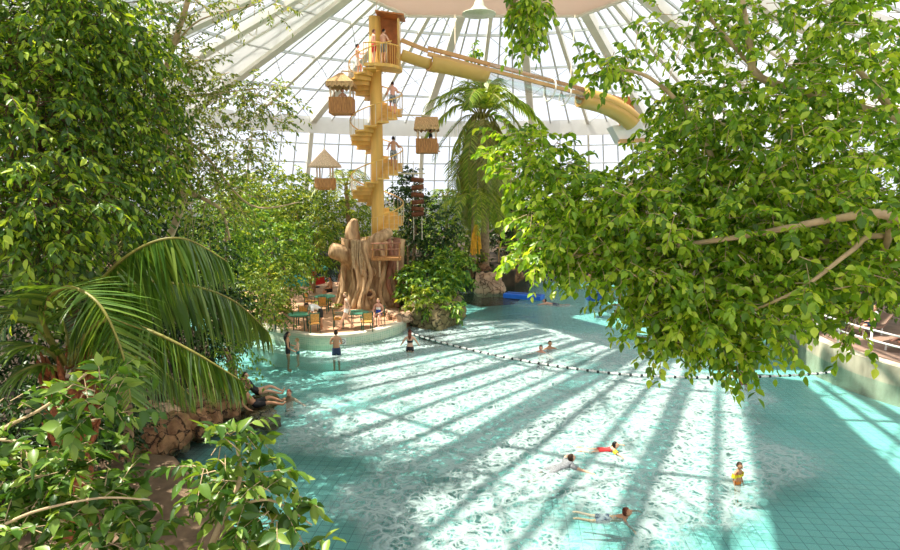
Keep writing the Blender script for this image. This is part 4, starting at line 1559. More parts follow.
def pose(kind):
    j = base_pose()

    def st(**kw):
        for k, v in kw.items():
            j[k] = Vector(v)
    if kind == 'stand':
        pass
    elif kind == 'rail':      # hands on a rail in front
        for s, x in (('L', -1), ('R', 1)):
            j['el' + s] = Vector((x * .26, .12, 1.18)); j['wr' + s] = Vector((x * .24, .34, 1.06)); j['ha' + s] = Vector((x * .22, .42, 1.07))
    elif kind == 'climb':     # one foot on the next step, right hand up on the rail
        st(knL=(-.10, .24, .66), anL=(-.11, .20, .27), toL=(-.12, .36, .24), elR=(.30, .12, 1.20), wrR=(.36, .32, 1.24), haR=(.37, .40, 1.27),
           elL=(-.28, .05, 1.17), wrL=(-.34, .26, 1.10), haL=(-.35, .34, 1.12))
    elif kind == 'walk':
        st(knL=(-.10, .20, .52), anL=(-.10, .30, .10), toL=(-.11, .45, .08), knR=(.10, -.03, .50), anR=(.10, -.30, .16), toR=(.11, -.18, .05),
           elR=(.24, .06, 1.14), wrR=(.23, .26, .98), haR=(.22, .33, .92), elL=(-.24, -.14, 1.15), wrL=(-.25, -.16, .92), haL=(-.25, -.13, .82))
    elif kind == 'wade':      # arms lifted a little off the water
        st(elL=(-.34, .02, 1.17), wrL=(-.42, .20, 1.05), haL=(-.44, .29, 1.03), elR=(.34, .02, 1.17), wrR=(.40, .20, 1.03), haR=(.41, .29, 1.0))
    elif kind == 'fold':      # arms folded in front of the chest
        st(elL=(-.25, .12, 1.17), wrL=(-.03, .20, 1.22), haL=(.06, .20, 1.24), elR=(.25, .12, 1.15), wrR=(.05, .23, 1.16), haR=(-.04, .24, 1.17))
    elif kind == 'bend':      # stooping forward from the hip
        j.update({k: Vector(v) for k, v in {'spi': (0, .12, 1.05), 'che': (0, .31, 1.13), 'nck': (0, .47, 1.17), 'hed': (0, .56, 1.16)}.items()})
        for s, x in (('L', -1), ('R', 1)):
            j['sh' + s] = Vector((x * .185, .42, 1.12)); j['el' + s] = Vector((x * .23, .46, .84)); j['wr' + s] = Vector((x * .2, .56, .62)); j['ha' + s] = Vector((x * .19, .60, .54))
            j['pel'] = Vector((0, -.04, .94))
    elif kind in ('sit', 'sit_arms'):
        for k in ('pel', 'spi', 'che', 'nck', 'hed'):
            j[k] = j[k] + Vector((0, 0, -.40))
        for s, x in (('L', -1), ('R', 1)):
            j['sh' + s] += Vector((0, 0, -.40)); j['hp' + s] = Vector((x * .10, .03, .53)); j['kn' + s] = Vector((x * .13, .46, .53)); j['an' + s] = Vector((x * .13, .44, .10)); j['to' + s] = Vector((x * .14, .60, .04))
            j['el' + s] = Vector((x * .27, .08, .76)); j['wr' + s] = Vector((x * .16, .28, .70)); j['ha' + s] = Vector((x * .12, .36, .69))
    elif kind == 'recline':   # leaning back, legs out in front
        j.update({k: Vector(v) for k, v in {'pel': (0, 0, .12), 'spi': (0, -.10, .25), 'che': (0, -.22, .42), 'nck': (0, -.32, .55), 'hed': (0, -.33, .64)}.items()})
        for s, x in (('L', -1), ('R', 1)):
            j['sh' + s] = Vector((x * .185, -.29, .50)); j['el' + s] = Vector((x * .30, -.36, .26)); j['wr' + s] = Vector((x * .30, -.20, .08)); j['ha' + s] = Vector((x * .30, -.12, .05))
            j['hp' + s] = Vector((x * .10, .05, .12)); j['kn' + s] = Vector((x * .13, .45, .28 if s == 'L' else .18)); j['an' + s] = Vector((x * .14, .86, .06)); j['to' + s] = Vector((x * .15, .95, .17))
    elif kind == 'swim':      # prone at the surface, arms stretched out
        j.update({k: Vector(v) for k, v in {'pel': (0, -.42, -.05), 'spi': (0, -.26, -.04), 'che': (0, -.06, -.01), 'nck': (0, .10, .04), 'hed': (0, .18, .09)}.items()})
        for s, x in (('L', -1), ('R', 1)):
            j['sh' + s] = Vector((x * .185, .05, .02)); j['hp' + s] = Vector((x * .10, -.47, -.05)); j['kn' + s] = Vector((x * .15, -.86, -.10)); j['an' + s] = Vector((x * .18, -1.26, -.04)); j['to' + s] = Vector((x * .19, -1.42, -.05))
        st(elR=(.40, .16, .0), wrR=(.62, .26, .01), haR=(.71, .29, .0), elL=(-.36, .24, .05), wrL=(-.46, .47, .02), haL=(-.48, .56, .0))
    elif kind == 'paddle':    # upright in the water, arms spread on the surface
        st(elL=(-.42, .06, 1.34), wrL=(-.60, .20, 1.33), haL=(-.67, .26, 1.33), elR=(.42, .06, 1.34), wrR=(.60, .20, 1.33), haR=(.67, .26, 1.33),
           knL=(-.12, .10, .52), anL=(-.13, -.08, .12), toL=(-.13, .02, .03))
    return j


def seg_param(p, a, b):
    d = b - a
    t = max(0.0, min(1.0, (p - a).dot(d) / d.length_squared))
    return (p - (a + d * t)).length, t


SEL = {'shorts': lambda b, t: b in ('pelvis', 'hipL', 'hipR') and not (b == 'pelvis' and t > .55) or (b in ('thighL', 'thighR') and t < .68),
       'briefs': lambda b, t: b in ('hipL', 'hipR') or (b == 'pelvis' and t < .45) or (b in ('thighL', 'thighR') and t < .14),
       'swimsuit': lambda b, t: b in ('pelvis', 'belly', 'hipL', 'hipR') or (b == 'bust' and t < .35) or (b in ('thighL', 'thighR') and t < .12),
       'bikini_top': lambda b, t: (b == 'belly' and t > .72) or (b == 'bust' and t < .15),
       'shirt': lambda b, t: b in ('belly', 'clavL', 'clavR') or (b == 'pelvis' and t > .3) or (b == 'bust' and t < .8) or (b in ('uarmL', 'uarmR') and t < .6),
       'armband': lambda b, t: b in ('uarmL', 'uarmR') and .25 < t < .8,
       'trousers': lambda b, t: b in ('hipL', 'hipR', 'thighL', 'thighR') or (b == 'pelvis' and t < .6) or (b in ('shinL', 'shinR') and t < .85)}


def person(label, loc, rz, kind='stand', h=1.75, skin='fair', hair='brown', long_hair=False, clothes=(), look=(0, 0), female=False, sink=None):
    J = pose(kind)
    k = h / 1.75
    child = h < 1.45
    bm = bmesh.new()
    ly = bm.verts.layers.skin.verify()
    V = {}
    for n, p in J.items():
        v = bm.verts.new(p)
        key = n if n in RAD else n[:2]
        r = RAD[key]
        f = 0.92 if (female and key not in ('hp', 'pel')) else 1.0
        if child:
            f *= 0.88
        v[ly].radius = (r[0] * f, r[1] * f)
        v[ly].use_root = (n == 'pel')
        V[n] = v
    for _, a, b in BONES:
        bm.edges.new((V[a], V[b]))
    me = bpy.data.meshes.new('tmp')
    bm.to_mesh(me)
    bm.free()
    o = bpy.data.objects.new('tmp', me)
    COL.objects.link(o)
    o.modifiers.new('s', 'SKIN').use_smooth_shade = True
    o.modifiers.new('d', 'SUBSURF').levels = 1
    dg = bpy.context.evaluated_depsgraph_get()
    ev = o.evaluated_get(dg)
    bmesh_me = bpy.data.meshes.new_from_object(ev)
    verts = [v.co.copy() for v in bmesh_me.vertices]
    faces = [tuple(p.vertices) for p in bmesh_me.polygons]
    norms = [v.normal.copy() for v in bmesh_me.vertices]
    bpy.data.objects.remove(o)
    bpy.data.meshes.remove(bmesh_me)
    bpy.data.meshes.remove(me)
    mb = MB()
    mb.add(verts, faces, 0)
    # head
    hs = 1.0 if not child else 1.22
    fd = Vector((0, 1, 0))
    spine = (J['hed'] - J['nck']).normalized()
    if kind in ('swim',):
        up = Vector((0, -0.45, 0.9)).normalized()
    elif kind == 'recline':
        up = Vector((0, -0.25, 0.97)).normalized()
    elif kind == 'bend':
        up = Vector((0, 0.75, 0.66)).normalized()
    else:
        up = Vector((0, 0.05, 1)).normalized()
    yaw, pit = R(look[0]), R(look[1])
    fwd = (fd - up * fd.dot(up)).normalized()
    rt = fwd.cross(up)
    HM = Matrix((rt, fwd, up)).transposed() @ Matrix.Rotation(yaw, 3, 'Z') @ Matrix.Rotation(pit, 3, 'X')
    hc = J['hed'] + up * 0.085 * hs + fwd * 0.02
    hr = (0.078 * hs, 0.098 * hs, 0.118 * hs)

    def hf(v):
        s = 1.0
        if v.z < -0.2:
            s *= 1 - 0.22 * (-v.z - 0.2) * (1 if v.y > -0.2 else 1.3)
        return s
    mb.ball(hc, hr, 16, 12, 0, HM, hf)

    def hp(x, y, z):
        return hc + HM @ Vector((x * hs, y * hs, z * hs))
    mb.ball(hp(0, .10, -.022), (.014 * hs, .02 * hs, .024 * hs), 6, 5, 0, HM)
    for s in (-1, 1):
        mb.ball(hp(s * .078, -.005, -.012), (.012 * hs, .022 * hs, .032 * hs), 6, 5, 0, HM)
        mb.ball(hp(s * .030, .087, .004), (.013 * hs, .008 * hs, .008 * hs), 6, 5, 1, HM)
    mb.ball(hp(0, .086, -.062), (.026 * hs, .010 * hs, .008 * hs), 8, 5, 2, HM)
    # five fingers on each hand
    for s in ('L', 'R'):
        w_, h_ = J['wr' + s], J['ha' + s]
        d = (h_ - w_).normalized()
        side = d.cross(Vector((0, 0, 1)))
        side = side.normalized() if side.length > .2 else Vector((0, 1, 0))
        pal = side.cross(d).normalized()
        sx = -1 if s == 'L' else 1
        for q, ln in zip((-1.5, -.5, .5, 1.5), (.062, .075, .078, .064)):
            b_ = h_ + side * q * .017
            mb.tube([b_ - d * .02, b_ + d * ln * .55 + side * q * .003, b_ + d * ln - pal * .018], [.0105, .0095, .007], 6, 0)
        tb = w_ + d * .035
        mb.tube([tb, tb + d * .03 - side * .035 * sx, tb + d * .07 - side * .045 * sx - pal * .01], [.013, .011, .008], 6, 0)
    sc_ = Matrix.Scale(k, 4)
    for i, v in enumerate(mb.v):
        mb.v[i] = v * k
    body = mb.build('person', [SKIN[skin], EYE, LIP], None, True)
    body.location = loc
    body.rotation_euler = (0, 0, R(rz))
    tag(body, label, 'person')
    body['_b'] = (0.0, 0.0, 0.0)
    # hair cap
    hb = MB()
    lim = -0.05

    def cap(c_, r_, test):
        tmp = MB().ball(Vector((0, 0, 0)), 1.0, 18, 14)
        keep = {}
        out, ff = [], []
        for i, v in enumerate(tmp.v):
            if test(v):
                keep[i] = len(out)
                out.append((c_ + HM @ Vector((v.x * r_[0], v.y * r_[1], v.z * r_[2]))) * k)
        for f in tmp.f:
            if all(i in keep for i in f):
                ff.append(tuple(keep[i] for i in f))
        hb.add(out, ff)
    cap(hc + HM @ Vector((0, -.008, .012)) * hs, tuple(x * 1.10 for x in hr), lambda v: v.z > 0.28 + 0.35 * v.y if v.y > -.3 else v.z > -0.62)
    cap(hc + HM @ Vector((0, -.008, .012)) * hs, tuple(x * 1.10 for x in hr), lambda v: v.y < 0.05 and v.z > -0.45 + 0.9 * max(0, v.y + .4))
    if long_hair:
        pts = [hp(0, -.06, .03) * k, hp(0, -.115, -.08) * k, hp(0, -.125, -.19) * k, hp(0, -.11, -.29) * k]
        hb.tube(pts, [.07 * hs * k, .085 * hs * k, .075 * hs * k, .03 * hs * k], 10)
    hb.build('hair', HAIR[hair], body, True)
    # clothing: body surface lifted a little off the skin
    # classify faces
    cls = []
    segs = [(n, J[a], J[b]) for n, a, b in BONES]
    for f in faces:
        c_ = sum((verts[i] for i in f), Vector()) / len(f)
        best = min(((seg_param(c_, a, b), n) for n, a, b in segs), key=lambda q: q[0][0])
        cls.append((best[1], best[0][1]))
    for part, sel, m, off in clothes:
        t_ = SEL[sel]
        fs = [f for f, (b, t) in zip(faces, cls) if t_(b, t)]
        if not fs:
            continue
        used = sorted({i for f in fs for i in f})
        mp = {i: n for n, i in enumerate(used)}
        vs = [(verts[i] + norms[i] * off) * k for i in used]
        MB().add(vs, [tuple(mp[i] for i in f) for f in fs]).build(part, CLO[m], body, True)
    return body


def on_water(px, py, above, h, **kw):
    """where a wader stands so that `above` metres of them show over the water"""
    p = W(px, py, 0.0)
    p.z = above - h
    return p


SH = lambda m, o=.018: ('swim_shorts', 'shorts', m, o)
BR = lambda m, o=.012: ('swim_briefs', 'briefs', m, o)
SU = lambda m, o=.012: ('swimsuit', 'swimsuit', m, o)
BT = lambda m, o=.012: ('bikini_top', 'bikini_top', m, o)
AB = lambda m, o=.045: ('armbands', 'armband', m, o)

# in the water by the island
person('woman in a black swimsuit standing in the water below the left table', on_water(288, 355.5, .98, 1.68), -75, 'wade', 1.68, 'tan', 'black', True, [SU('black')], female=True)
person('child with wet hair beside the woman in the black swimsuit', on_water(298, 352, .55, 1.2), 90, 'fold', 1.2, 'fair', 'blond', False, [BR('teal')])
person('bather with dark shorts standing at the island wall beside the warning sign', on_water(336.5, 355, 1.02, 1.72), 15, 'fold', 1.72, 'tan', 'brown', False, [SH('navy')])
person('auburn-haired woman with black bikini seen from behind by the rope end', on_water(410, 352, .93, 1.68), 0, 'wade', 1.68, 'fair', 'auburn', True, [BR('black', .016), BT('black')], female=True)
person('bather up to the shoulders, left of the pair near the rope', on_water(541, 352.5, .30, 1.7), 150, 'paddle', 1.7, 'pink', 'brown', False, [SH('navy')])
person('bather with dark swimwear, right of the pair near the rope', on_water(549.5, 348.5, .32, 1.68), 200, 'paddle', 1.68, 'tan', 'brown', False, [SU('black')], female=True)
person('lone bather with only head above water off the left bank', on_water(289.5, 396.5, .22, 1.7), 170, 'paddle', 1.7, 'pink', 'auburn', False, [SH('teal')])
# reclining couple
a = W(264, 396, 0.0)
person('long-haired woman reclining against the left bank rocks, legs stretched out', (a.x - .25, a.y, .02), -80, 'recline', 1.68, 'fair', 'brown', True, [SU('black')], female=True)
a = W(266, 407, 0.0)
person('man reclining in front of the long-haired woman at the left bank', (a.x - .35, a.y, -.03), -72, 'recline', 1.75, 'tan', 'black', False, [SH('black')])
# swimmers at the front
a = W(563, 466, 0.0)
person('swimmer in grey stretched flat on the water reaching for the child', (a.x + .1, a.y, .01), -62, 'swim', 1.62, 'fair', 'brown', False, [('swim_shirt', 'shirt', 'grey', .012), SH('grey')], look=(0, 0))
a = W(609, 452, 0.0)
person('child with yellow armbands and red swimsuit swimming beside the flat swimmer', (a.x + .1, a.y + .1, .02), -95, 'swim', 1.15, 'fair', 'black', False, [SU('red'), AB('yellow')])
a = W(620, 518, 0.0)
person('brown-haired child diving flat with dark blue shorts nearest the camera', (a.x + .05, a.y + .05, -.03), -100, 'swim', 1.25, 'tan', 'auburn', False, [SH('navy')])
person('child wearing bright yellow armbands standing alone in the shallows', on_water(737.5, 484, .50, 1.02), -150, 'stand', 1.02, 'tan', 'brown', False, [BR('orange'), AB('yellow', .06), ('swim_vest', 'bikini_top', 'yellow', .03)])
person('bather partly hidden by leaves in front of the rope', on_water(744, 372, .62, 1.7), 190, 'wade', 1.7, 'pink', 'brown', False, [SH('red')])
person('bather behind the hanging leaves beyond the rope', on_water(753, 355, .75, 1.72), 200, 'wade', 1.72, 'tan', 'auburn', False, [SH('navy')])
a = W(591, 295, 0.3)
person('bather standing on the dark blue raft', (a.x, a.y, .31), 10, 'stand', 1.55, 'tan', 'brown', False, [SH('navy')])
a = W(547, 304, 0.0)
person('bather swimming at the end of the bright blue floating mat', (a.x, a.y, .02), 80, 'swim', 1.7, 'pink', 'brown', False, [SH('navy')])
# on the island
person('woman in a blue and white swimsuit seated beside the sculpted stump', SEAT + Vector((0, 0, 0.0)), 170, 'sit', 1.66, 'pink', 'blond', False,
       [SU('blue'), ('white_top', 'bikini_top', 'white', .016)], female=True)
a = W(321, 330, DK)
person('person in a white shirt and dark shorts stooping by the left table', (a.x, a.y, DK), 120, 'bend', 1.75, 'tan', 'brown', False, [('shirt', 'shirt', 'white', .022), SH('black', .022)])
a = W(347, 330, DK)
person('person walking across the island between the two tables', (a.x, a.y, DK), 100, 'walk', 1.72, 'fair', 'blond', False, [BR('white')])
a = W(327, 303, DK)
person('bather seated near the red towel with back to the stump', (a.x, a.y + 1.2, DK), 120, 'sit', 1.7, 'tan', 'brown', False, [SH('black')])
a = W(333, 301, DK)
person('bather standing behind the furthest table near the stump', (a.x + .2, a.y + 1.8, DK), 160, 'stand', 1.6, 'pink', 'brown', False, [SU('red')], female=True)
a = W(300, 296, DK)
person('bather in red shorts standing under the teal canopy', (a.x, 39.3, DK), 30, 'stand', 1.7, 'tan', 'brown', False, [SH('red')])


# on the staircase
def stair_person(label, frac_ang, z_py, rr_, rz, **kw):
    zt_ = P(0, z_py, 33).z
    # nearest step at that angle and height
    best = min(range(nst), key=lambda i: abs(Z_BOT + (i + 1) * dz - zt_) + 0.8 * abs(((st_ang(i) - R(frac_ang) + math.pi) % (2 * math.pi)) - math.pi))
    a_ = st_ang(best)
    return person(label, (SC.x + rr_ * math.cos(a_), SC.y + rr_ * math.sin(a_), Z_BOT + (best + 1) * dz), rz, **kw)


a = Vector((SC.x + .55, SC.y - .95, Z_TOP))
person('bather in grey shorts at the gate of the top platform', a, -35, 'rail', 1.75, 'fair', 'brown', False, [SH('grey')])
a = Vector((SC.x + .05, SC.y - 1.1, Z_TOP))
person('bather waiting at the left of the top platform', a, -60, 'stand', 1.68, 'pink', 'auburn', False, [SH('red')])
stair_person('bather in light shorts near the upper left of the staircase', 215, 80, 1.05, -70, kind='climb', h=1.72, skin='pink', hair='black', clothes=[SH('white')])
stair_person('bather in striped shorts climbing just below the top platform', -20, 113, 1.0, 10, kind='climb', h=1.72, skin='pink', hair='brown', clothes=[SH('patterned')])
stair_person('bather in patterned shorts on the right-hand flight halfway up', -20, 160, 1.0, 5, kind='climb', h=1.78, skin='tan', hair='black', clothes=[SH('patterned')])
# in the cabins
c, zb = CAB['a']
person('person seated inside the hip-roofed cabin near the top', (c.x + .05, c.y - .1, zb + .05 - .05), 180, 'sit', 1.6, 'tan', 'brown', False, [SH('navy')])
c, zb = CAB['b']
person('person seated inside the flat-topped cabin facing the palm', (c.x + .2, c.y, zb + .0), -90, 'sit', 1.6, 'tan', 'black', False, [('shirt', 'shirt', 'black', .02), SH('black')])
# far shore and terrace
a = P(529, 252, 46.6)
person('person standing far off behind the thin brown railing', (a.x, a.y, 1.1), 180, 'stand', 1.75, 'pink', 'brown', False, [SH('orange')])
for (q, lb, kw) in ((LG[0], 'person reclining on the lounger at the right edge', dict(skin='pink', hair='brown', clothes=[SH('teal')])),
                    (LG[2], 'person with orange top lying near the terrace corner', dict(skin='tan', hair='brown', clothes=[('shirt', 'shirt', 'orange', .02), SH('orange')]))):
    rz = 118 - 180 if q is LG[0] else 105 - 180
    d = Matrix.Rotation(R(rz), 3, 'Z') @ Vector((0, .05, 0))
    person(lb, Vector((q.x, q.y, TZ - .05 + .30)) + d, rz + 180, 'recline', 1.72, **kw)
a = W(853, 326, .9)
person('blond person sitting up on the middle terrace lounger', (LG[1].x, LG[1].y - .1, TZ - .13), 80, 'sit', 1.7, 'fair', 'blond', False, [('shirt', 'shirt', 'white', .02), SH('navy')])
# ------------------------------------------------------------------ palms
def frond_mesh(pts, leaf_len, hang, width, seed, n=46, mid=0.35, petiole=0.18, spread=0.8, fk=1.0):
    """leaflets of one frond along its rachis: arrays for leaf strips"""
    rg = np.random.default_rng(seed)
    path = pts
    L = [0]
    for a, b in zip(path[:-1], path[1:]):
        L.append(L[-1] + (b - a).length)
    tot = L[-1]
    vs, fs = [], []
    for i in range(n):
        t = petiole + (1 - petiole) * (i + 0.5) / n
        s = t * tot
        k = max(j for j in range(len(L)) if L[j] <= s)
        k = min(k, len(path) - 2)
        p = path[k].lerp(path[k + 1], (s - L[k]) / max(L[k + 1] - L[k], 1e-6))
        d = (path[k + 1] - path[k]).normalized()
        side = d.cross(Vector((0, 0, 1)))
        side = side.normalized() if side.length > .1 else Vector((1, 0, 0))
        u = (t - petiole) / (1 - petiole)
        ll = leaf_len * (0.35 + 0.65 * math.sin(math.pi * min(1, u * 0.85 + 0.12))) * rg.uniform(.88, 1.1)
        for sg in (-1, 1):
            dirn = (side * sg * spread + d * (0.45 + 0.5 * u) * fk + Vector((0, 0, (0.25 - hang * 0.4) if fk == 1.0 else -0.6)) + Vector(rg.normal(size=3) * .06)).normalized()
            q = p.copy()
            base = len(vs)
            m = 5
            cur = dirn.copy()
            st_ = ll / (m - 1)
            for r in range(m):
                f = r / (m - 1)
                w = width * (0.55 + 1.0 * f) if f < .35 else width * (1.0 - f) * 1.45
                wv = cur.cross(Vector((0, 0, 1)))
                wv = wv.normalized() if wv.length > .15 else d
                wv = (wv * 0.5 + d * 0.9 * (1 if True else 0)).normalized()
                vs += [q - wv * w / 2, q + wv * w / 2]
                q = q + cur * st_
                cur = (cur + Vector((0, 0, -1)) * hang * (0.25 + 0.55 * f)).normalized()
            for r in range(m - 1):
                a = base + r * 2
                fs.append((a, a + 1, a + 3, a + 2))
    return vs, fs


def frond(parent, pts, leaf_len, hang, width, seed, m='palm', r0=0.03, n=46, petiole=0.18, spread=0.8, fk=1.0):
    path = smooth_path(pts, 7)
    vs, fs = frond_mesh(path, leaf_len, hang, width, seed, n, petiole=petiole, spread=spread, fk=fk)
    mb = MB()
    mb.add(vs, fs, 0)
    fo = mb.build('frond', m, parent, False)
    mb = MB()
    k = len(path)
    mb.tube(path, [r0 * (1 - 0.8 * i / (k - 1)) for i in range(k)], 6)
    ro = mb.build('rachis', 'rachis', parent, True)
    ro.parent = fo
    return fo


def radial_palm(label, crown, base, n, length, rise, droop, leaf_len, hang, width, seed, trunk_r=0.16, m='palm', up=(0.2, 1.2), nl=40, trunk_m='bark', name='palm', cat='palm', group=None):
    t = thing(name, label, cat, base, group)
    crown = Vector(crown)
    rg = random.Random(seed)
    MB().tube(smooth_path([base, Vector(base).lerp(crown, .5) + Vector((rg.uniform(-.15, .15), 0, 0)), crown], 5), [trunk_r * (1.15 - .35 * i / 10) for i in range(11)], 10).build('trunk', trunk_m, t, True)
    for i in range(n):
        a = 2 * math.pi * i * 0.381966 + rg.uniform(-.2, .2)
        e = up[0] + (up[1] - up[0]) * ((i * 7) % n) / n
        l = length * rg.uniform(.85, 1.1)
        h = Vector((math.cos(a), math.sin(a), 0))
        p1 = crown + h * l * .33 * math.cos(e) + Vector((0, 0, l * .36 * math.sin(e) * rise))
        p2 = crown + h * l * .72 * math.cos(e * .8) + Vector((0, 0, l * .42 * math.sin(e) * rise - droop * .25 * l))
        p3 = crown + h * l * .98 * math.cos(e * .7) + Vector((0, 0, l * .28 * math.sin(e) * rise - droop * .75 * l))
        frond(t, [crown, p1, p2, p3], leaf_len, hang, width, seed * 31 + i, m, 0.035 * length / 3, nl)
    return t


# big palm in the left foreground: fronds traced one by one in space
cr = P(68, 372, 9.6)
gb = Vector((cr.x - .1, cr.y + .1, 0.9))
pl = thing('coconut_palm', 'big palm at the left whose long fronds hang over the rocks', 'palm', gb)
MB().tube(smooth_path([gb, gb + Vector((.05, -.05, 1.2)), cr + Vector((0, 0, -.15))], 6), [.30, .29, .28, .27, .27, .26, .26, .25, .26, .28, .30, .26, .15], 14).build('trunk', 'fibre', pl, True)
mbf = MB()
rq = random.Random(5)
for i in range(60):
    a, z = rq.uniform(0, 6.28), rq.uniform(-1.3, .1)
    p = cr + Vector((.26 * math.cos(a), .26 * math.sin(a), z))
    mbf.tube([p, p + Vector((.10 * math.cos(a), .10 * math.sin(a), .14)), p + Vector((.16 * math.cos(a), .16 * math.sin(a), .36))], [.05, .045, .008], 5)
mbf.build('leaf_sheaths', 'fibre', pl, True)
FR = [([(70, 366, 9.6), (88, 300, 9.5), (130, 254, 9.3), (180, 238, 9.3), (228, 262, 9.6)], 1.25, .95, .085, 96, .3),
      ([(66, 364, 9.5), (42, 318, 9.0), (62, 288, 8.4), (97, 302, 8.0), (122, 352, 7.8), (131, 402, 7.7)], .95, .34, .075, 76, .8),
      ([(70, 362, 9.5), (100, 322, 9.0), (142, 328, 8.7), (190, 350, 8.6), (240, 380, 8.7)], 1.1, 1.0, .085, 100, .25),
      ([(72, 362, 9.8), (120, 290, 10.4), (180, 284, 10.9), (232, 300, 11.2), (268, 332, 11.4)], 1.35, .95, .09, 90, .4),
      ([(64, 364, 9.6), (40, 330, 9.4), (5, 312, 9.2), (-50, 330, 9.0)], 1.0, .6, .07, 60, .6),
      ([(62, 368, 9.5), (48, 350, 9.2), (20, 348, 8.9), (-25, 372, 8.7)], .8, .6, .06, 50, .6),
      ([(70, 364, 9.8), (62, 320, 10.6), (40, 280, 11.2), (10, 262, 11.6)], .9, .4, .06, 54, .8),
      ([(72, 364, 9.8), (110, 280, 11.0), (150, 268, 12.0), (200, 310, 12.6)], 1.2, .9, .08, 64, .5),
      ([(74, 370, 9.7), (105, 352, 9.9), (150, 362, 10.2), (190, 395, 10.3)], 1.0, .9, .08, 66, .4),
      ([(64, 372, 9.4), (40, 365, 9.0), (10, 380, 8.8), (-15, 415, 8.7)], .7, .8, .06, 50, .5)]
for i, (q, ll, hg, wd, n, spd) in enumerate(FR):
    frond(pl, [P(*v) for v in q], ll, hg, wd, 900 + i, 'palm', .045, n, spread=spd, fk=.3 if hg > .8 else 1.0)

# tall coconut palm in the middle
crown = P(482, 120, 42.5)
base = Vector((crown.x + .3, 42.9, 1.1))
tp_ = thing('tall_palm', 'tall palm with a skirt of old hanging fronds beside the slide', 'palm', base)
MB().tube(smooth_path([base, Vector(base).lerp(crown, .5) + Vector((.1, 0, 0)), crown], 6), [.34 - .012 * i for i in range(13)], 12).build('trunk', 'bark', tp_, True)
rq = random.Random(11)
UP = [(425, 108, 0), (432, 95, 1), (445, 88, -1), (462, 80, 1), (480, 78, 2), (498, 78, 1), (512, 88, -1), (528, 100, 0), (537, 112, 1), (520, 122, -1.5), (432, 122, -1.5), (440, 140, 1.5),
      (528, 140, 1.2), (470, 92, -2.5), (505, 100, -2.5)]
for i, (x, y, dy) in enumerate(UP):
    e = P(x, y + 6, 42.5 + dy)
    m1 = crown.lerp(e, .5) + Vector((0, 0, 1.25 if y < 125 else .9))
    m0 = crown.lerp(e, .22) + Vector((0, 0, .75))
    frond(tp_, [crown, m0, m1, e, e + (e - m1) * .30 + Vector((0, 0, -.45))], 1.25, .75, .14, 300 + i, 'palm_sunny', .06, 58)
for i in range(38):
    a = 2 * math.pi * i / 38 + rq.uniform(-.1, .1)
    h = Vector((math.cos(a), math.sin(a), 0))
    l = rq.uniform(4.6, 8.0)
    rr_ = rq.uniform(.9, 2.0)
    frond(tp_, [crown, crown + h * .7 + Vector((0, 0, .25)), crown + h * rr_ + Vector((0, 0, -l * .35)), crown + h * rr_ * 1.05 + Vector((0, 0, -l * .75)), crown + h * rr_ * .95 + Vector((0, 0, -l))],
          1.0, .6, .14, 350 + i, 'palm_dry' if i % 2 else 'palm_sunny', .05, 40)

# smaller palms
radial_palm('feathery palm with arching fronds under the tall palm', P(474, 203, 41.0), Vector((P(476, 203, 41.0).x, 42.6, 1.1)), 20, 3.2, 1.0, 1.0, .8, .7, .10, 21, .13, 'leaf_yellow', nl=34)
radial_palm('bright arching palm between the cabins and the staircase', P(346, 186, 36.0), Vector((P(346, 190, 36).x, 36, .6)), 14, 2.3, 1.3, .6, .6, .5, .07, 22, .14, 'leaf_yellow', up=(.4, 1.4), nl=26)
radial_palm('small palm above the dark shrub right of the staircase', P(445, 198, 44.0), Vector((P(445, 200, 44).x, 45.5, 1.1)), 14, 2.4, 1.1, .8, .6, .7, .09, 23, .12, 'leaf_mid', nl=26)
radial_palm('dark fan of palm fronds behind the big left palm', P(112, 262, 13.0), Vector((P(112, 262, 13).x, 13, .9)), 12, 2.4, .9, .9, .8, .8, .05, 24, .14, 'leaf_dark', nl=32)
radial_palm('shaded palm among the trees over the terrace', P(765, 262, 30.0), Vector((19.4, 31.5, .9)), 12, 2.6, .9, .9, .8, .7, .07, 25, .16, 'leaf_mid', nl=28)
# hanging orange fruit under the feathery palm
c = P(476, 238, 40.0)
ft = thing('fruit_cluster', 'orange hanging fruit cluster of the feathery palm', 'fruit', c + Vector((0, 0, .8)))
rq = random.Random(4)
mb = MB()
for i in range(10):
    x = rq.uniform(-.4, .4)
    mb.tube([c + Vector((x * .2, 0, .9)), c + Vector((x * .7, -.1, .2)), c + Vector((x, -.12, -1.2 + rq.uniform(0, .6)))], .05, 5)
mb.build('strands', 'fruit', ft)

# ------------------------------------------------------------------ trees
V3 = Vector
# right fig tree
RT = []
RT += [(860, 20, 75, 45, 7.2, 1.3, 150), (770, 15, 70, 35, 7.6, 1.2, 85), (690, 30, 55, 30, 7.6, 1.0, 60), (614, 66, 30, 12, 7.2, .6, 34), (845, 90, 75, 45, 7.0, 1.4, 170),
       (745, 100, 75, 45, 7.4, 1.4, 150), (692, 115, 42, 42, 7.3, 1.0, 100), (665, 168, 45, 30, 7.2, 1.0, 90), (720, 165, 65, 40, 7.2, 1.3, 130), (800, 150, 70, 40, 6.7, 1.3, 140), (880, 165, 50, 50, 6.8, 1.3, 110)]
RT += [(535, 165, 40, 32, 7.6, .8, 75), (515, 140, 22, 15, 7.6, .5, 22), (565, 205, 55, 40, 7.4, 1.0, 130), (572, 245, 48, 26, 7.2, 1.0, 100), (528, 256, 20, 10, 7.2, .5, 22), (630, 215, 65, 40, 7.2, 1.3, 170),
       (700, 225, 70, 40, 7.0, 1.4, 180), (780, 210, 75, 45, 6.8, 1.5, 200), (865, 225, 60, 40, 6.6, 1.4, 160), (625, 260, 55, 22, 6.9, 1.0, 90), (690, 275, 65, 28, 6.7, 1.1, 140), (765, 268, 55, 32, 6.5, 1.2, 120)]
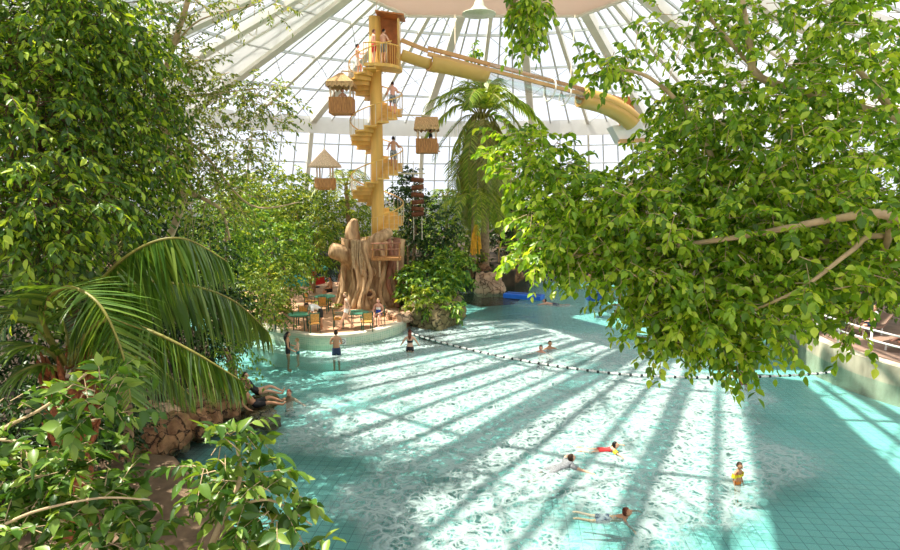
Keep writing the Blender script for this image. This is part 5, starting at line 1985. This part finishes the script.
RT += [(655, 305, 40, 16, 6.6, .7, 55), (700, 310, 55, 30, 6.5, .8, 110), (660, 338, 22, 14, 6.5, .4, 24), (720, 340, 28, 24, 6.4, .5, 42), (755, 308, 38, 28, 6.3, .8, 80), (835, 264, 55, 16, 6.1, .8, 60), (850, 318, 12, 18, 6.0, .3, 14),
       (885, 262, 30, 14, 5.9, .6, 34), (626, 300, 12, 8, 6.7, .3, 8)]
root_r = V3((7.4, 6.6, .2))
fork = V3((6.3, 7.0, 5.8))
tr = foliage_thing('fig_tree', 'large leafy tree spreading over the right half of the pool', 'tree', root_r, [b[:6] + (int(b[6] * (1.1 if i > 10 else .85)),) for i, b in enumerate(RT)], 'leaf_right', .098, .30, 12, .60, 101,
                   trunk=([root_r, V3((7.2, 6.7, 2.5)), V3((6.8, 6.9, 4.5)), fork], .30, .20), bark='bark_l', droop=.4, hang=.45, twig=.005, big='oval',
                   branches=[([fork, P(960, 260, 6.4), P(893, 217, 5.6), P(835, 219, 5.7), P(745, 236, 6.1), P(655, 248, 6.6), P(565, 256, 7.0)], .06, .014),
                             ([P(960, 260, 6.4), P(880, 236, 5.8), P(850, 252, 5.6), P(800, 289, 5.6), P(735, 318, 6.0)], .035, .01),
                             ([fork, P(980, 160, 7.0), P(905, 120, 7.0), P(880, 95, 7.1), P(850, 60, 7.2)], .11, .02),
                             ([P(905, 120, 7.0), P(765, 80, 7.4), P(752, 55, 7.4), P(742, 0, 7.4), P(735, -60, 7.5)], .05, .03),
                             ([P(765, 80, 7.4), P(730, 42, 7.5), P(698, 2, 7.6), P(680, -30, 7.6)], .03, .015),
                             ([P(850, 248, 6.5), P(740, 215, 7.0), P(700, 130, 7.2), P(650, 78, 7.3), P(600, 68, 7.3)], .05, .012),
                             ([P(745, 236, 6.8), P(660, 200, 7.2), P(590, 190, 7.4), P(520, 150, 7.6)], .035, .008),
                             ([P(893, 217, 5.6), P(880, 255, 5.9), P(845, 257, 6.1), P(835, 300, 6.1)], .04, .008)])
# overhanging spray at the top centre, from a bough above the frame
bt_ = V3((2.2, 4.5, .2))
foliage_thing('overhanging_tree', 'leafy bough hanging into the top of the view left of the large right tree', 'tree', (9.6, 7.4, .2),
              [(528, 0, 17, 8, 7.0, .4, 26), (531, 14, 14, 14, 7.0, .3, 34), (527, 34, 8, 8, 7.0, .15, 12), (516, 14, 4, 8, 7.0, .1, 7), (543, 6, 6, 8, 7.0, .1, 9)],
              'leaf_right', .088, .20, 10, .52, 102, trunk=([V3((9.6, 7.4, .2)), V3((9.4, 7.3, 6)), V3((7.5, 7.2, 10.5)), V3((3.5, 7.1, 10.9)), P(528, -20, 7.0), P(526, 30, 7.0)], .26, .012), bark='bark_l', droop=.6, hang=.6, twig=.005, big='oval')
# small clump on the slide support
foliage_thing('creeper', 'small green creeper hanging from the roof frame near the slide', 'plant', P(474, 50, 38.5), [(472, 49, 4, 5, 38.5, .3, 7), (481, 53, 3, 3, 38.5, .2, 4)], 'leaf_mid', .34, .6, 7, .5, 103, hang=.6, bark='bark',
              trunk=([P(474, 60, 38.5), P(473, 50, 38.5), P(472, 44, 38.5)], .03, .02))

# dense left tree
LT = [(40, 35, 85, 60, 11.5, 1.8, 400), (15, 120, 70, 70, 10.5, 1.8, 300), (100, 95, 60, 65, 12.3, 1.6, 260), (40, 200, 75, 48, 9.6, 1.3, 260), (100, 155, 50, 50, 12.0, 1.8, 150),
      (55, 245, 26, 40, 9.2, .8, 70), (105, 18, 42, 35, 12, 1.4, 130), (138, 80, 30, 50, 13, 1.4, 90), (150, 150, 30, 50, 13, 1.4, 70), (15, 225, 40, 30, 9.3, .9, 70), (110, 200, 35, 35, 11.5, 1.2, 60),
      (-60, 60, 70, 90, 11.5, 2.2, 200), (20, -70, 100, 50, 12.5, 2.5, 200)]
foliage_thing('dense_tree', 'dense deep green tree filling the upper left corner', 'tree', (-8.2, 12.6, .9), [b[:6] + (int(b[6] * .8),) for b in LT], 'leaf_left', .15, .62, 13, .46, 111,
              trunk=([V3((-8.2, 12.6, .9)), V3((-7.9, 12.5, 4)), P(22, 262, 11.6), P(30, 180, 11.6), P(60, 90, 12)], .26, .07), bark='bark_d',
              branches=[([P(30, 180, 11.6), P(90, 130, 12.0), P(130, 90, 12.8)], .08, .02), ([P(22, 250, 11.6), P(10, 120, 11), P(10, 30, 11.2)], .09, .02), ([P(30, 200, 11.5), P(60, 215, 10), P(70, 250, 9.4)], .05, .012)],
              droop=.5, hang=.6, twig=.007, big='oval')
# slender tree with airy olive leaves
AT = [(195, 110, 45, 45, 15, 1.4, 120), (240, 92, 40, 20, 15, 1.1, 60), (270, 102, 24, 16, 15, .8, 26), (265, 125, 25, 12, 15, .8, 18), (180, 165, 42, 38, 15.3, 1.4, 110), (215, 195, 50, 34, 15.3, 1.4, 110), (165, 65, 28, 35, 15, 1.2, 70),
      (205, 4, 26, 12, 14.5, 1, 26), (190, 55, 20, 20, 14.8, .8, 30), (262, 6, 26, 7, 14.6, .8, 14), (225, 145, 40, 30, 15.3, 1.2, 60), (160, 20, 14, 10, 14.6, .6, 10), (245, 160, 25, 20, 15.5, .9, 30)]
foliage_thing('slender_tree', 'slender tree with airy olive leaves and bent pale trunk', 'tree', (-9.9, 16.6, .9), AT, 'leaf_olive', .125, .5, 11, .44, 112,
              trunk=([V3((-9.9, 16.6, .9)), P(128, 310, 16), P(168, 240, 15.4), P(182, 190, 15.2), P(163, 130, 15), P(158, 95, 14.9), P(172, 50, 14.8), P(188, 0, 14.7), P(194, -40, 14.7)], .11, .05), bark='bark_l',
              branches=[([P(182, 190, 15.2), P(206, 200, 15), P(222, 212, 15), P(230, 240, 15.2)], .07, .025), ([P(163, 130, 15), P(200, 150, 15.2), P(250, 205, 15.4), P(300, 202, 15.6)], .05, .012),
                        ([P(160, 100, 15), P(200, 95, 15), P(265, 88, 15)], .04, .008), ([P(172, 50, 14.8), P(200, 20, 14.7), P(260, 4, 14.6)], .03, .008), ([P(168, 240, 15.4), P(180, 205, 15.8), P(172, 180, 16)], .06, .03)],
              droop=.35, hang=.35, twig=.008)
g0, g1 = P(157, 82, 14.8), P(170, 104, 14.8)
gs = thing('green_strap', 'bright green strap wound on the slender trunk', 'strap', (g0 + g1) / 2)
MB().tube(smooth_path([g0 + V3((0, -.12, 0)), (g0 + g1) / 2 + V3((-.03, -.16, 0)), g1 + V3((0, -.12, 0))], 4), [.07, .09, .10, .10, .11, .11, .11, .11, .10], 8).build('band', mat('bright_green_strap', (0.01, .30, .07), .5, .1), gs, True)
# tall tree off to the left whose crown shades the near pool
foliage_thing('shade_tree', 'deep green tree behind the left trees on the left bank', 'tree', (-11.5, 18.5, .9),
              [((-10.2, 16.5, 11.0), (2.6, 2.8, 2.4), 300), ((-12.5, 17.5, 8.0), (2.5, 2.5, 2.5), 200)], 'leaf_left', .17, .7, 12, .46, 113,
              trunk=([V3((-11.5, 18.5, .9)), V3((-11.3, 18.2, 5)), V3((-10.6, 17.0, 9.5)), V3((-10.2, 16.5, 11.5))], .28, .08), bark='bark_d', px=False, droop=.5, hang=.5)

# thicket added at the left edge, mostly out of frame, to block ambient light
foliage_thing('dark_tree', 'dark tree added at the far left edge to block side light', 'tree', (-13.5, 10.5, .9),
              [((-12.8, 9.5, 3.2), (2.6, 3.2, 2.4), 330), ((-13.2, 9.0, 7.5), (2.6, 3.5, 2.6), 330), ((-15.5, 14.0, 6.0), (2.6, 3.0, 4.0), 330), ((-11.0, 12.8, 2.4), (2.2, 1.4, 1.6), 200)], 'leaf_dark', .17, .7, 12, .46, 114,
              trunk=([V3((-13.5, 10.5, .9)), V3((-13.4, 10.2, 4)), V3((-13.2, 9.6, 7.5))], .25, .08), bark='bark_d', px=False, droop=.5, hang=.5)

# bushes
def bush(name, label, px, py, rx, ry, dep, leaf, ll, n, gz=None, cat='bush', seed=0, m=10, sl=.55, rd=None, extra=(), aspect=.46, stem=True, hang=.35, big=False):
    c = P(px, py, dep)
    z0 = 0.9 if gz is None else gz
    base = (c.x, dep, z0)
    blobs = [(px, py, rx, ry, dep, rd or min(2.5, rx * dep / F), n)] + [tuple(e) for e in extra]
    br = []
    rq = random.Random(seed + 5)
    if stem:
        for k in range(4):
            e = P(px + rq.uniform(-.5, .5) * rx, py + rq.uniform(-.6, .3) * ry, dep)
            br.append(([V3(base), V3(base).lerp(e, .5) + V3((rq.uniform(-.3, .3), rq.uniform(-.3, .3), 0)), e], .07, .015))
    return foliage_thing(name, label, cat, base, blobs, leaf, ll, sl, m, aspect, 500 + seed, branches=br, bark='bark', hang=hang, big=big)


bush('leafy_shrub', 'mid green shrub behind the slender tree', 215, 225, 48, 48, 23, 'leaf_mid', .19, 300, .9, seed=1)
bush('broad_tree', 'rounded light green tree crown left of the cone-roofed cabin', 268, 192, 50, 26, 37, 'leaf_yellow', .27, 320, .6, 'tree', seed=2, sl=.8)
bush('broad_tree', 'olive green tree below the cone-roofed cabin', 312, 215, 48, 34, 36, 'leaf_olive', .25, 380, .6, 'tree', seed=3, sl=.75)
bush('leafy_shrub', 'mid green shrub above the island tables', 262, 248, 52, 38, 30, 'leaf_mid', .23, 380, .6, seed=4, sl=.7, extra=[(225, 262, 30, 30, 29, 1.5, 120), (310, 250, 30, 22, 35, 1.2, 120)])
bush('leafy_shrub', 'pale yellow-green shrub overhanging the left end of the island', 250, 298, 36, 34, 25.5, 'leaf_olive', .21, 240, .3, seed=5, sl=.6, extra=[(282, 280, 24, 20, 28, 1.0, 90)])
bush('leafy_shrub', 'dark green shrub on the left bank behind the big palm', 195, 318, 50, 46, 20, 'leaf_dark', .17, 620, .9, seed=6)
bush('dark_tree', 'dark tree added as shady backing behind the left trunks', 90, 265, 90, 55, 16.5, 'leaf_dark', .18, 460, .9, 'tree', seed=7, sl=.7, extra=[(120, 190, 60, 60, 17, 2, 260), (60, 110, 90, 60, 16.5, 1.5, 420), (40, 30, 70, 40, 16, 1.5, 240), (130, 140, 40, 40, 17, 1.5, 160), (30, 330, 70, 50, 14.5, 1.6, 240), (190, 255, 40, 40, 18.5, 1.5, 150)])  # dark leaves added so the gaps in the left crowns read as deep shade
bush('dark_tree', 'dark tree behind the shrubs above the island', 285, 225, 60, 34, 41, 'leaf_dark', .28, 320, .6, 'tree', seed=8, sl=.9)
bush('leafy_shrub', 'small drooping spray of leaves over the water left of the bathers', 232, 355, 26, 20, 17.5, 'leaf_mid', .14, 55, .6, seed=9, sl=.7, hang=.6)
bush('dark_shrub', 'dark shrub right of the staircase behind the log ladder', 408, 205, 17, 38, 36.5, 'leaf_dark', .26, 130, .6, seed=10, sl=.7, extra=[(432, 235, 24, 34, 37, 1.4, 190), (405, 182, 6, 14, 36, .5, 26)])
bush('planter_shrub', 'glossy broad-leaved shrub in the rock planter beside the stump', 430, 286, 30, 24, 32.0, 'leaf_mid', .30, 200, .95, seed=11, sl=.6, extra=[(452, 268, 20, 22, 33, .8, 80), (412, 283, 12, 16, 31.6, .6, 40), (436, 306, 22, 8, 29.6, .6, 50)])
bush('planter_shrub', 'light green shrub with star-shaped tufts at the planter front', 424, 298, 20, 12, 30.0, 'leaf_yellow', .30, 60, .95, seed=12, sl=.5)
bush('leafy_tree', 'mid green tree right of the log ladder under the tall palm', 455, 225, 36, 34, 45.5, 'leaf_mid', .29, 260, 1.1, 'tree', seed=13, sl=.75)
bush('leafy_shrub', 'olive shrub beneath the feathery palm on the far shore', 458, 258, 28, 22, 43.5, 'leaf_olive', .28, 170, 1.1, seed=14, sl=.7)
bush('dark_tree', 'dark tree on the far shore right of the tall palm', 515, 222, 34, 30, 49, 'leaf_dark', .34, 260, 1.1, 'tree', seed=15, sl=1.0)
bush('leafy_tree', 'light green tree on the far shore behind the railing', 505, 205, 40, 22, 53, 'leaf_olive', .34, 240, 1.1, 'tree', seed=16, sl=1.0)
bush('leafy_tree', 'green tree far behind the pool at the centre right', 590, 215, 50, 36, 57, 'leaf_mid', .38, 320, 1.1, 'tree', seed=17, sl=1.1)
bush('leafy_tree', 'wide green tree far behind the leaves of the right tree', 690, 210, 70, 45, 58, 'leaf_mid', .40, 420, 1.1, 'tree', seed=18, sl=1.2)
bush('leafy_tree', 'broad green tree on the right terrace behind the hanging leaves', 780, 225, 75, 60, 33, 'leaf_mid', .28, 480, .9, 'tree', seed=19, sl=.9)
bush('dark_tree', 'deep green tree at the back of the right terrace', 875, 215, 70, 75, 28, 'leaf_left', .25, 460, .9, 'tree', seed=20, sl=.85, extra=[(860, 290, 60, 22, 27, 1.2, 170)])
bush('leafy_tree', 'olive tree far behind the left bushes', 245, 215, 60, 35, 52, 'leaf_olive', .36, 300, .6, 'tree', seed=21, sl=1.0, extra=[(330, 222, 50, 30, 52, 2, 240), (400, 225, 40, 30, 54, 2, 200)])
bush('leafy_shrub', 'low green shrub on the far shore beside the boulders', 470, 270, 26, 10, 43, 'leaf_dark', .28, 80, 1.0, seed=22, sl=.6)
bush('leafy_shrub', 'low yellowish shrub among the café chairs', 330, 306, 10, 7, 32.2, 'leaf_yellow', .20, 26, .6, seed=23, sl=.4)
bush('leafy_shrub', 'low shrub between the left table and the leaves', 278, 305, 12, 12, 31, 'leaf_olive', .20, 46, .6, seed=24, sl=.45)
bush('dark_shrub', 'low dark shrub on the rocks under the palm trunk', 110, 420, 30, 24, 13.2, 'leaf_dark', .15, 120, .9, seed=25, sl=.5, extra=[(60, 430, 50, 36, 12, 1.0, 160), (10, 420, 40, 40, 11.5, 1, 120)])

# near tree at the bottom left: big leaves close to the camera
NB = [([P(-60, 470, 3.3), P(0, 431, 3.2), P(46, 406, 3.1), P(86, 374, 3.0)], .012, .006),
      ([P(205, 575, 2.8), P(212, 545, 2.8), P(226, 510, 2.85), P(240, 478, 2.9), P(236, 440, 2.95)], .020, .008),
      ([P(-50, 545, 2.7), P(0, 526, 2.7), P(40, 510, 2.7), P(100, 498, 2.75), P(150, 500, 2.8)], .010, .004),
      ([P(-40, 440, 3.2), P(18, 442, 3.1), P(30, 464, 3.0), P(37, 505, 2.9)], .012, .006),
      ([P(60, 575, 2.7), P(90, 540, 2.75), P(60, 520, 2.8)], .012, .006),
      ([P(226, 510, 2.85), P(270, 500, 2.9), P(312, 525, 2.9)], .009, .004)]
NBL = [(15, 500, 40, 28, 2.9, .2, 14), (70, 515, 50, 26, 2.85, .2, 18), (40, 455, 40, 22, 3.1, .2, 10), (100, 395, 26, 24, 3.0, .18, 16), (92, 420, 28, 20, 3.05, .2, 12), (20, 405, 22, 18, 3.1, .15, 6), (20, 470, 40, 26, 3.0, .2, 14), (70, 480, 45, 28, 2.95, .22, 22), (112, 500, 38, 22, 2.85, .2, 15),
       (30, 525, 45, 28, 2.75, .2, 18), (95, 535, 50, 20, 2.75, .2, 18), (150, 538, 30, 14, 2.8, .15, 6), (228, 462, 34, 24, 2.9, .18, 17), (250, 485, 34, 22, 2.9, .18, 16), (212, 485, 20, 20, 2.85, .16, 7),
       (280, 510, 28, 18, 2.9, .15, 9), (235, 535, 40, 18, 2.8, .16, 12), (300, 535, 18, 12, 2.9, .1, 4), (236, 435, 20, 12, 2.95, .1, 6)]
rt_ = V3((-2.6, 2.2, .22))
nt_ = foliage_thing('broad_leaved_tree', 'near tree with large leaves and pale twigs in the bottom left corner', 'tree', rt_, NBL, 'leaf_near', .088, .17, 8, .46, 131,
                    trunk=([rt_, V3((-2.5, 2.3, 2.5)), V3((-2.2, 2.5, 4.3)), P(60, 600, 2.7)], .09, .03), bark='bark_l', branches=NB + [([V3((-2.3, 2.4, 3.6)), P(150, 620, 2.8), P(205, 575, 2.8)], .04, .02),
                    ([V3((-2.4, 2.35, 3.6)), P(-120, 560, 3.2), P(-60, 470, 3.3)], .04, .02)], droop=.25, hang=.2, twig=.003, big=True)
# ------------------------------------------------------------------ light
wd = bpy.data.worlds.new('sky')
scene.world = wd
wd.use_nodes = True
n = wd.node_tree
n.nodes.clear()
out = n.nodes.new('ShaderNodeOutputWorld')
bg = n.nodes.new('ShaderNodeBackground')
tc = n.nodes.new('ShaderNodeTexCoord')
nz = n.nodes.new('ShaderNodeTexNoise')
nz.inputs['Scale'].default_value = 2.2
nz.inputs['Detail'].default_value = 5
n.links.new(tc.outputs['Generated'], nz.inputs['Vector'])
rp = n.nodes.new('ShaderNodeValToRGB')
rp.color_ramp.elements[0].position = 0.42
rp.color_ramp.elements[0].color = (0.84, 0.87, 0.95, 1)
rp.color_ramp.elements[1].position = 0.55
rp.color_ramp.elements[1].color = (1.0, 1.0, 1.0, 1)
n.links.new(nz.outputs[0], rp.inputs[0])
n.links.new(rp.outputs[0], bg.inputs['Color'])
bg.inputs['Strength'].default_value = 1.3
n.links.new(bg.outputs[0], out.inputs[0])
sd = bpy.data.lights.new('sun', 'SUN')
sd.energy = 10.0
sd.angle = R(0.55)
sd.color = (1.0, 0.93, 0.80)
so = bpy.data.objects.new('sun', sd)
COL.objects.link(so)
so.location = (-14, 43, 40)
so.rotation_euler = Vector((13.4, -3.0, -26.1)).to_track_quat('-Z', 'Y').to_euler()

scene.view_settings.view_transform = 'Standard'
scene.view_settings.look = 'None'
scene.view_settings.exposure = 0.12
scene.view_settings.gamma = 1.0
scene.view_settings.use_curve_mapping = False
cy = scene.cycles
cy.max_bounces = 8
cy.diffuse_bounces = 5
cy.glossy_bounces = 2
cy.transmission_bounces = 4
cy.transparent_max_bounces = 24
cy.caustics_reflective = False
cy.caustics_refractive = False
cy.sample_clamp_indirect = 6
for o in scene.objects:
    if '_b' in o:
        del o['_b']
